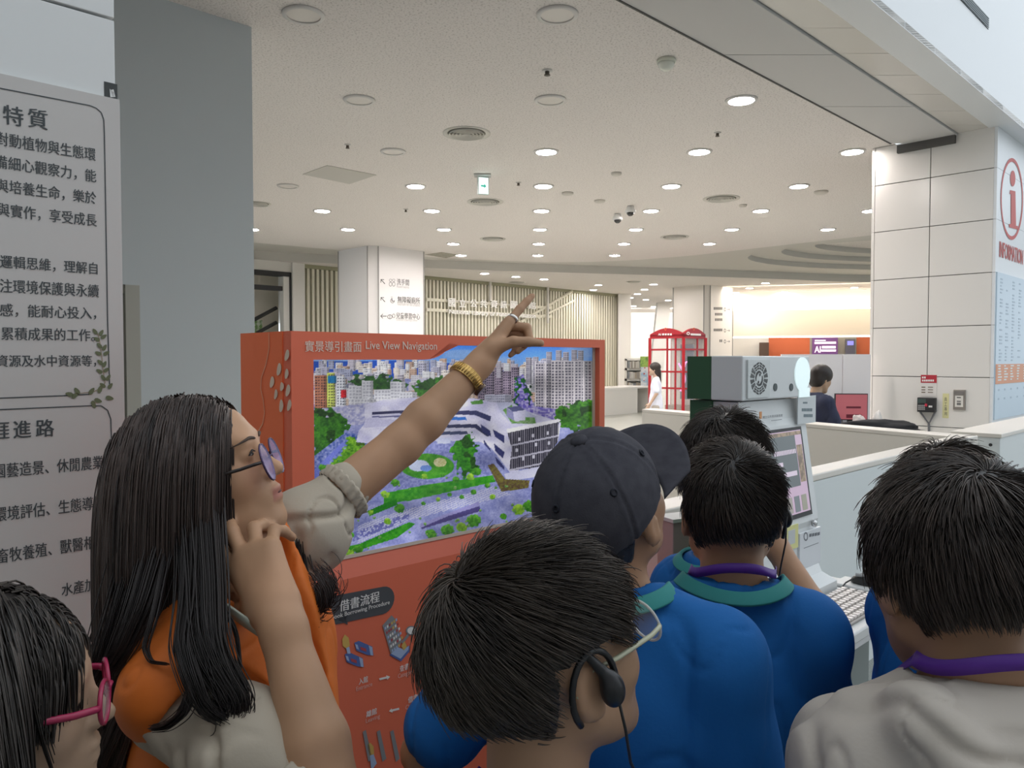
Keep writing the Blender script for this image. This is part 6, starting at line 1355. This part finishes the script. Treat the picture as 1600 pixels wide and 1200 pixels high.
    for a, b, rad, ph in ((shR, elR, .050, 0), (shL, elL, .0505, 1)):
        ax = unit(b - a); c0 = a + (b - a) * (.82 if ph == 0 else .515); x = unit(np.cross(ax, ZD)); y = np.cross(ax, x); mb = MB()
        pr = [(rad * .97, -.016), (rad * 1.05, -.012), (rad * 1.0, -.004), (rad * 1.06, .004), (rad * .98, .009), (rad * .90, .010)]
        vs = []; fs = []; seg = 84
        for i, (rr_, h_) in enumerate(pr):
            for k in range(seg): t = 2 * math.pi * k / seg; q = rr_ * (1 + .045 * math.sin(k * math.pi / 2 + i)); vs.append(c0 + x * q * math.cos(t) + y * q * math.sin(t) + ax * h_)
        for i in range(len(pr) - 1):
            for k in range(seg): fs.append([i * seg + k, i * seg + (k + 1) % seg, (i + 1) * seg + (k + 1) % seg, (i + 1) * seg + k])
        mb.add(vs, fs).build('gathered_cuff', BL_, e, smooth=True)
    # orange vest with wide armholes and a red lining
    VO = mat('vest_orange', (.72, .17, .025), .6, bump=(180, .2, .001), spec=.3)
    S = Vol((-.72, .74, .82), (-.02, 1.52, 1.50), .0046); torso(S, .030, .035)
    S.ell(Nb + V3(.03, 0, .035), (.085, .088, .085), None, .01, 'sub'); S.cone(Nb + V3(.07, 0, .03), Nb + V3(.16, .0, -.20), .06, .02, .01, 'sub')
    for a, b in ((shR, elR), (shL, elL)):
        ax = unit(b - a); S.ell(a + ax * .06 - ZD * .035 + V3(.012, 0, 0), (.086, .10, .105), None, .006, 'sub')
    V, Q = S.surf(); V = cloth(V, Q, .006, (9, 9, 6)); np_mesh('vest', V, Q, VO, e)
    # pale strap crossing the chest
    P = [atY(318, 925, 1.045), atY(345, 945, 1.02), atY(378, 968, 1.005), atY(410, 990, 1.0), atY(438, 1012, 1.005), atY(462, 1040, 1.03)]
    MB().band(P, [unit(V3(-.35, -.25, 1))] * 6, .024, .003).build('pale_strap', mat('strap_sage', (.46, .48, .40), .7), e, smooth=True)
    # trousers, shoes
    S = Vol((-.62, .92, .03), (-.22, 1.36, .98), .011); S.ell(low(0, 0, .86), (.135, .165, .12), None, .03)
    for q in (-1, 1):
        S.cone(low(q * .08, 0, .84), low(q * .085, .01, .45), .088, .065, .03); S.cone(low(q * .085, .01, .45), low(q * .085, 0, .08), .065, .055, .02)
        h_ = Vol(low(q * .085, 0, .05) - .24, low(q * .085, 0, .05) + .24, .009); h_.cone(low(q * .085, -.05, .045), low(q * .085, .13, .035), .042, .034, .02); h_.cut(V3(0, 0, 0), V3(0, 0, -1)); v, f = h_.surf(); np_mesh('shoe', v, f, SHOE, e)
    fold_mesh('trousers', S, PANT, e, .004)
    # bracelet, watch case, ring, ear clip
    GO = mat('gold', (.62, .40, .14), .28, .95); BK_ = mat('watch_dark', (.10, .055, .03), .3, .5)
    ax = unit(wrL - elL); c0 = elL + (wrL - elL) * .80; x = unit(np.cross(ax, ZD)); y = np.cross(ax, x)
    mb = MB(); mb.lathe(c0, [(.030, -.010), (.0335, -.010), (.0345, 0), (.0335, .010), (.030, .010), (.030, -.010)], 36, X=x * 1.06, Y=y, Z=ax, capa=False, capb=False); gb = mb.build('gold_bracelet', GO, e, smooth=False)
    mb = MB()
    for k in range(36): t = 2 * math.pi * k / 36; p = c0 + (x * 1.06 * math.cos(t) + y * math.sin(t)) * .0345; mb.tube([p - ax * .008, p + ax * .008], .0015, 5)
    mb.build('ridges', GO, gb, smooth=True)
    wv = unit(V3(.55, -.25, -.8)); wv = unit(wv - ax * (wv @ ax)); MB().lathe(c0 + wv * .0325, [(.014, 0), (.0145, .004), (.0125, .008)], 24, X=ax, Y=np.cross(wv, ax), Z=wv).build('watch_case', BK_, gb, smooth=False)
    Dn = unit(kL - wrL); Tn = unit(Tt - Dn * (Tt @ Dn)); pR = wrL + Dn * .012 + (Dn * .101 + Tn * .0275) * .97; xx = unit(np.cross(Dn, Pn)); yy = np.cross(Dn, xx)
    MB().lathe(pR, [(.0098, -.0035), (.0114, -.003), (.0118, 0), (.0114, .003), (.0098, .0035), (.0098, -.0035)], 28, X=xx, Y=yy, Z=Dn, capa=False, capb=False).build('finger_ring', mat('silver', (.75, .70, .66), .18, 1.0), e, smooth=True)
    # long dark hair
    rg = np.random.default_rng(21); Sv = Vol(HC - .16, HC + .16, .0045); Sv.ell(T(0, -.014, .034), (.084, .106, .094), R, .01); Sv.ell(T(0, -.05, -.03), (.072, .06, .075), R, .03)
    V0, Q0 = Sv.surf(); L = (V0 - HC) @ R
    kv = (L[:, 1] < .034 + .56 * L[:, 2]) & (L[:, 2] > -.085) & (L[:, 2] > -.045 - .9 * (L[:, 1] + .0)) & ((L[:, 2] > -.0) | (L[:, 1] < .014))
    N0 = vnormals(V0, Q0); Q2 = Q0[kv[Q0].all(1)]; us = np.unique(Q2); mp = np.full(len(V0), -1); mp[us] = np.arange(len(us))
    n = 8600; ri = us[rg.integers(0, len(us), n)]; P = V0[ri] + rg.normal(0, .002, (n, 3)); Lr = (P - HC) @ R
    cols_ = [(shR + V3(-.02, .01, -.03), .078), (Nb + V3(-.03, .02, -.05), .085), (X(0, -.03, -.17), .135), (shL, .07), (shR + (elR - shR) * .35, .080)]
    side = np.where(Lr[:, 0] > .004, 1.0, -1.0); d = (side[:, None] * R[:, 0] * .68 - R[:, 1] * .02 + N0[ri] * .12 - R[:, 2] * .25); d /= np.linalg.norm(d, axis=1, keepdims=True)
    steps = 25; ds = .0205 * (.80 + .35 * rg.random(n)); out = [P.copy()]; g = V3(.0, -.01, -1)
    front = (Lr[:, 1] > -.03)
    for j in range(steps):
        wgt = .34 if j < 6 else .45
        d = d * (1 - wgt) + (g + np.where(front & (j > 6) & (j < 13), 1, 0)[:, None] * V3(.10, -.10, 0)) * wgt; d /= np.linalg.norm(d, axis=1, keepdims=True); P = P + d * ds[:, None]
        q = (P - HC) @ R - V3(0, -.016, .03); el = V3(.086, .108, .096); k2 = np.sqrt(((q / el) ** 2).sum(1)); m = k2 < 1; q[m] /= k2[m][:, None]; P = q @ R.T + HC + R @ V3(0, -.016, .03)
        for cc, rr_ in cols_:
            v = P - cc; dist = np.linalg.norm(v, axis=1); m = dist < rr_; P[m] = cc + v[m] / dist[m][:, None] * rr_
        out.append(P.copy())
    st = np.stack(out, 1)
    G = rg.choice(n, 230, replace=False); near = ((st[:, 0][:, None, :] - st[G, 0][None]) ** 2).sum(2).argmin(1); tt = np.linspace(0, 1, steps + 1)
    cl = (.20 + .62 * np.clip((tt - .25) / .6, 0, 1))[None, :, None]; gd = st[G][near] - 0; st = st * (1 - cl) + (gd + (st[:, :1] - gd[:, :1]) * (.45 * (1 - .4 * tt))[None, :, None]) * cl
    ph = rg.random(230) * 6.28; am = np.clip((tt - .52) / .4, 0, 1) ** 1.2 * .030; w_ = 13 * (tt - .5); pn = ph[near][:, None]
    st = st + (np.cos(w_ + pn) - np.cos(pn))[..., None] * am[None, :, None] * V3(.9, .2, 0) + (np.sin(w_ + pn) - np.sin(pn))[..., None] * am[None, :, None] * V3(.2, -.5, .35)
    tv, tq = tubes(st, .0012, .00045); per = (steps + 1) * 3
    tn = noise3(st[:, 0] * 60); mixv = np.clip(rg.random(n) * .5 + tn * .7 - .15, 0, 1)[:, None]; sc_ = np.array((.020, .014, .013)) * (1 - mixv) + np.array((.115, .076, .062)) * mixv
    # far side lock curling in front of the shoulder beyond the hand
    m2 = 420; t2 = np.linspace(0, 1, 24); base = atY(452, 835, 1.27); rad = rg.normal(0, .010, (m2, 2)); lk = np.zeros((m2, 24, 3))
    path = np.stack([atY(448, 838, 1.25), atY(450, 870, 1.24), atY(458, 905, 1.22), atY(474, 935, 1.21), atY(498, 944, 1.20), atY(513, 925, 1.20), atY(508, 898, 1.21), atY(490, 886, 1.22)])
    u_ = np.linspace(0, 7, 24); pa = np.stack([np.interp(u_, np.arange(8), path[:, k]) for k in range(3)], 1)
    for _ in range(2): pa[1:-1] = pa[1:-1] * .5 + (pa[:-2] + pa[2:]) * .25
    cut_ = rg.uniform(.55, 1.0, m2); 
    lk = np.stack([np.stack([np.interp(t2 * c_, t2, pa[:, k]) for k in range(3)], 1) for c_ in cut_]) + (rad[:, :1] * V3(1, 0, 0) + rad[:, 1:] * V3(0, .6, .9))[:, None, :]
    lv, lq = tubes(lk, .0012, .0004)
    # loose curls on the near side over the vest
    curls = []
    for path, nn, sp in (([(312, 790, 1.09), (316, 850, 1.05), (320, 900, 1.01), (322, 950, .975), (322, 1000, .94), (340, 1050, .925), (360, 1075, .915), (372, 1100, .91), (362, 1125, .915), (345, 1128, .92), (335, 1110, .92)], 520, .013), ([(300, 800, 1.085), (300, 880, 1.02), (296, 955, .965), (285, 1010, .93), (300, 1060, .90), (318, 1105, .895), (345, 1122, .90)], 160, .010), ([(318, 850, 1.05), (322, 980, .96), (310, 1040, .92), (292, 1110, .895), (260, 1135, .90), (238, 1138, .91)], 60, .005), ([(268, 830, 1.07), (242, 960, .97), (226, 1010, .95), (236, 1034, .94), (262, 1037, .93)], 16, .004), ([(262, 810, 1.09), (222, 950, .99), (196, 1010, .97), (170, 1050, .96)], 90, .012), ([(232, 810, 1.10), (190, 960, 1.02), (165, 1030, 1.0), (150, 1060, 1.0)], 120, .014), ([(332, 870, 1.03), (345, 940, 1.0), (372, 985, .985), (378, 1040, .965), (372, 1075, .95)], 10, .003)):
        pp_ = np.stack([atY(*q) for q in path]); u_ = np.linspace(0, len(path) - 1, 26); pa = np.stack([np.interp(u_, np.arange(len(path)), pp_[:, k]) for k in range(3)], 1)
        for _ in range(3): pa[1:-1] = pa[1:-1] * .5 + (pa[:-2] + pa[2:]) * .25
        rr_ = rg.normal(0, sp, (nn, 3)) * V3(1, .6, .6); tp = 1 - .45 * np.linspace(0, 1, 26); curls.append(pa[None] + rr_[:, None, :] * tp[None, :, None])
    cv = [tubes(c_, .0011, .0004) for c_ in curls]
    parts = [(V0[us] - N0[us] * .004, mp[Q2], np.tile((.014, .010, .009), (len(us), 1))), (tv, tq, np.repeat(sc_, per, 0)), (lv, lq, np.tile((.024, .016, .015), (len(lv), 1)))] + [(v, q, np.tile((.020, .014, .013), (len(v), 1))) for v, q in cv]
    V_, Q_, C_ = join(parts); np_mesh('long_hair', V_, Q_, HAIRM, e, cols=C_)
guide()
# ------------------------------------------------------------------ girl at the lower corner with pink glasses
def girl_hair(e, C, R, s):
    rg = np.random.default_rng(31); T = lambda x, y, z: C + R @ (V3(x, y, z) * s); Sv = Vol(C - .16, C + .16, .0045); Sv.ell(T(0, -.014, .034), np.array((.083, .104, .094)) * s, R, .01); Sv.ell(T(0, -.05, -.03), np.array((.07, .06, .075)) * s, R, .03)
    V0, Q0 = Sv.surf(); L = (V0 - C) @ R / s; kv = (L[:, 1] < .050 + .60 * L[:, 2]) & (L[:, 2] > -.085) & ((L[:, 2] > .01) | (L[:, 1] < .012)); N0 = vnormals(V0, Q0)
    Q2 = Q0[kv[Q0].all(1)]; us = np.unique(Q2); mp = np.full(len(V0), -1); mp[us] = np.arange(len(us)); n = 5200; ri = us[rg.integers(0, len(us), n)]; P = V0[ri] + rg.normal(0, .002, (n, 3)); Lr = (P - C) @ R / s
    side = np.where(Lr[:, 0] > 0, 1.0, -1.0); d = side[:, None] * R[:, 0] * .8 + N0[ri] * .12 + R[:, 1] * np.where(Lr[:, 1] > .03, .45, np.where(Lr[:, 1] > -.035, .22, -.35))[:, None]; d /= np.linalg.norm(d, axis=1, keepdims=True); steps = 20; ds = .0165 * (.8 + .4 * rg.random(n)) * np.where(Lr[:, 1] > .03, np.clip(.04 + (Lr[:, 2] - .0) * 2.9, .07, .33), 1.0); out = [P.copy()]
    for j in range(steps):
        w = .24 if j < 6 else .4; d = d * (1 - w) + (V3(-.03, -.02, -1) - R[:, 1] * np.where(Lr[:, 1] > .03, .0, np.where(Lr[:, 1] > -.035, -.10, .20))[:, None]) * w; d /= np.linalg.norm(d, axis=1, keepdims=True); P = P + d * ds[:, None]
        q = (P - C) @ R / s - V3(0, -.016, .03); el = V3(.086, .107, .096); k2 = np.sqrt(((q / el) ** 2).sum(1)); m = k2 < 1; q[m] /= k2[m][:, None]; P = (q @ R.T) * s + C + R @ (V3(0, -.016, .03) * s); out.append(P.copy())
    st = np.stack(out, 1); G = rg.choice(n, 160, replace=False); near = ((st[:, 0][:, None, :] - st[G, 0][None]) ** 2).sum(2).argmin(1); tt = np.linspace(0, 1, steps + 1); cl = (.15 + .55 * tt)[None, :, None]; gd = st[G][near]; st = st * (1 - cl) + (gd + (st[:, :1] - gd[:, :1]) * .5) * cl
    tv, tq = tubes(st, .0012, .0005); mixv = np.clip(rg.random(n) * .5 + noise3(st[:, 0] * 60) * .7 - .25, 0, 1)[:, None]; sc_ = np.array((.022, .018, .016)) * (1 - mixv) + np.array((.085, .068, .058)) * mixv
    V_, Q_, C_ = join([(V0[us] - N0[us] * .004, mp[Q2], np.tile((.015, .012, .011), (len(us), 1))), (tv, tq, np.repeat(sc_, (steps + 1) * 3, 0))]); np_mesh('hair', V_, Q_, HAIRM, e, cols=C_)
g = stand('person', 'girl with shoulder-length dark hair and pink glasses near the poster board', atY(-20, 1108, .735), r_(64), r_(2), .93, byaw=r_(58), shirt=mat('girl_shirt', (.42, .36, .30), .8), hairfn=girl_hair, res=.0046, skin=(.46, .30, .20))
PKR = mat('rim_pink', (.42, .025, .09), .25, alpha=.85); glasses(g[0], g[4], g[2], 1.0, PKR, mat('lens_clear', (.9, .9, .92), .04, alpha=.14), PKR, w=.026, h=.021, cz=-.004, r=.0024, tr=.0036)
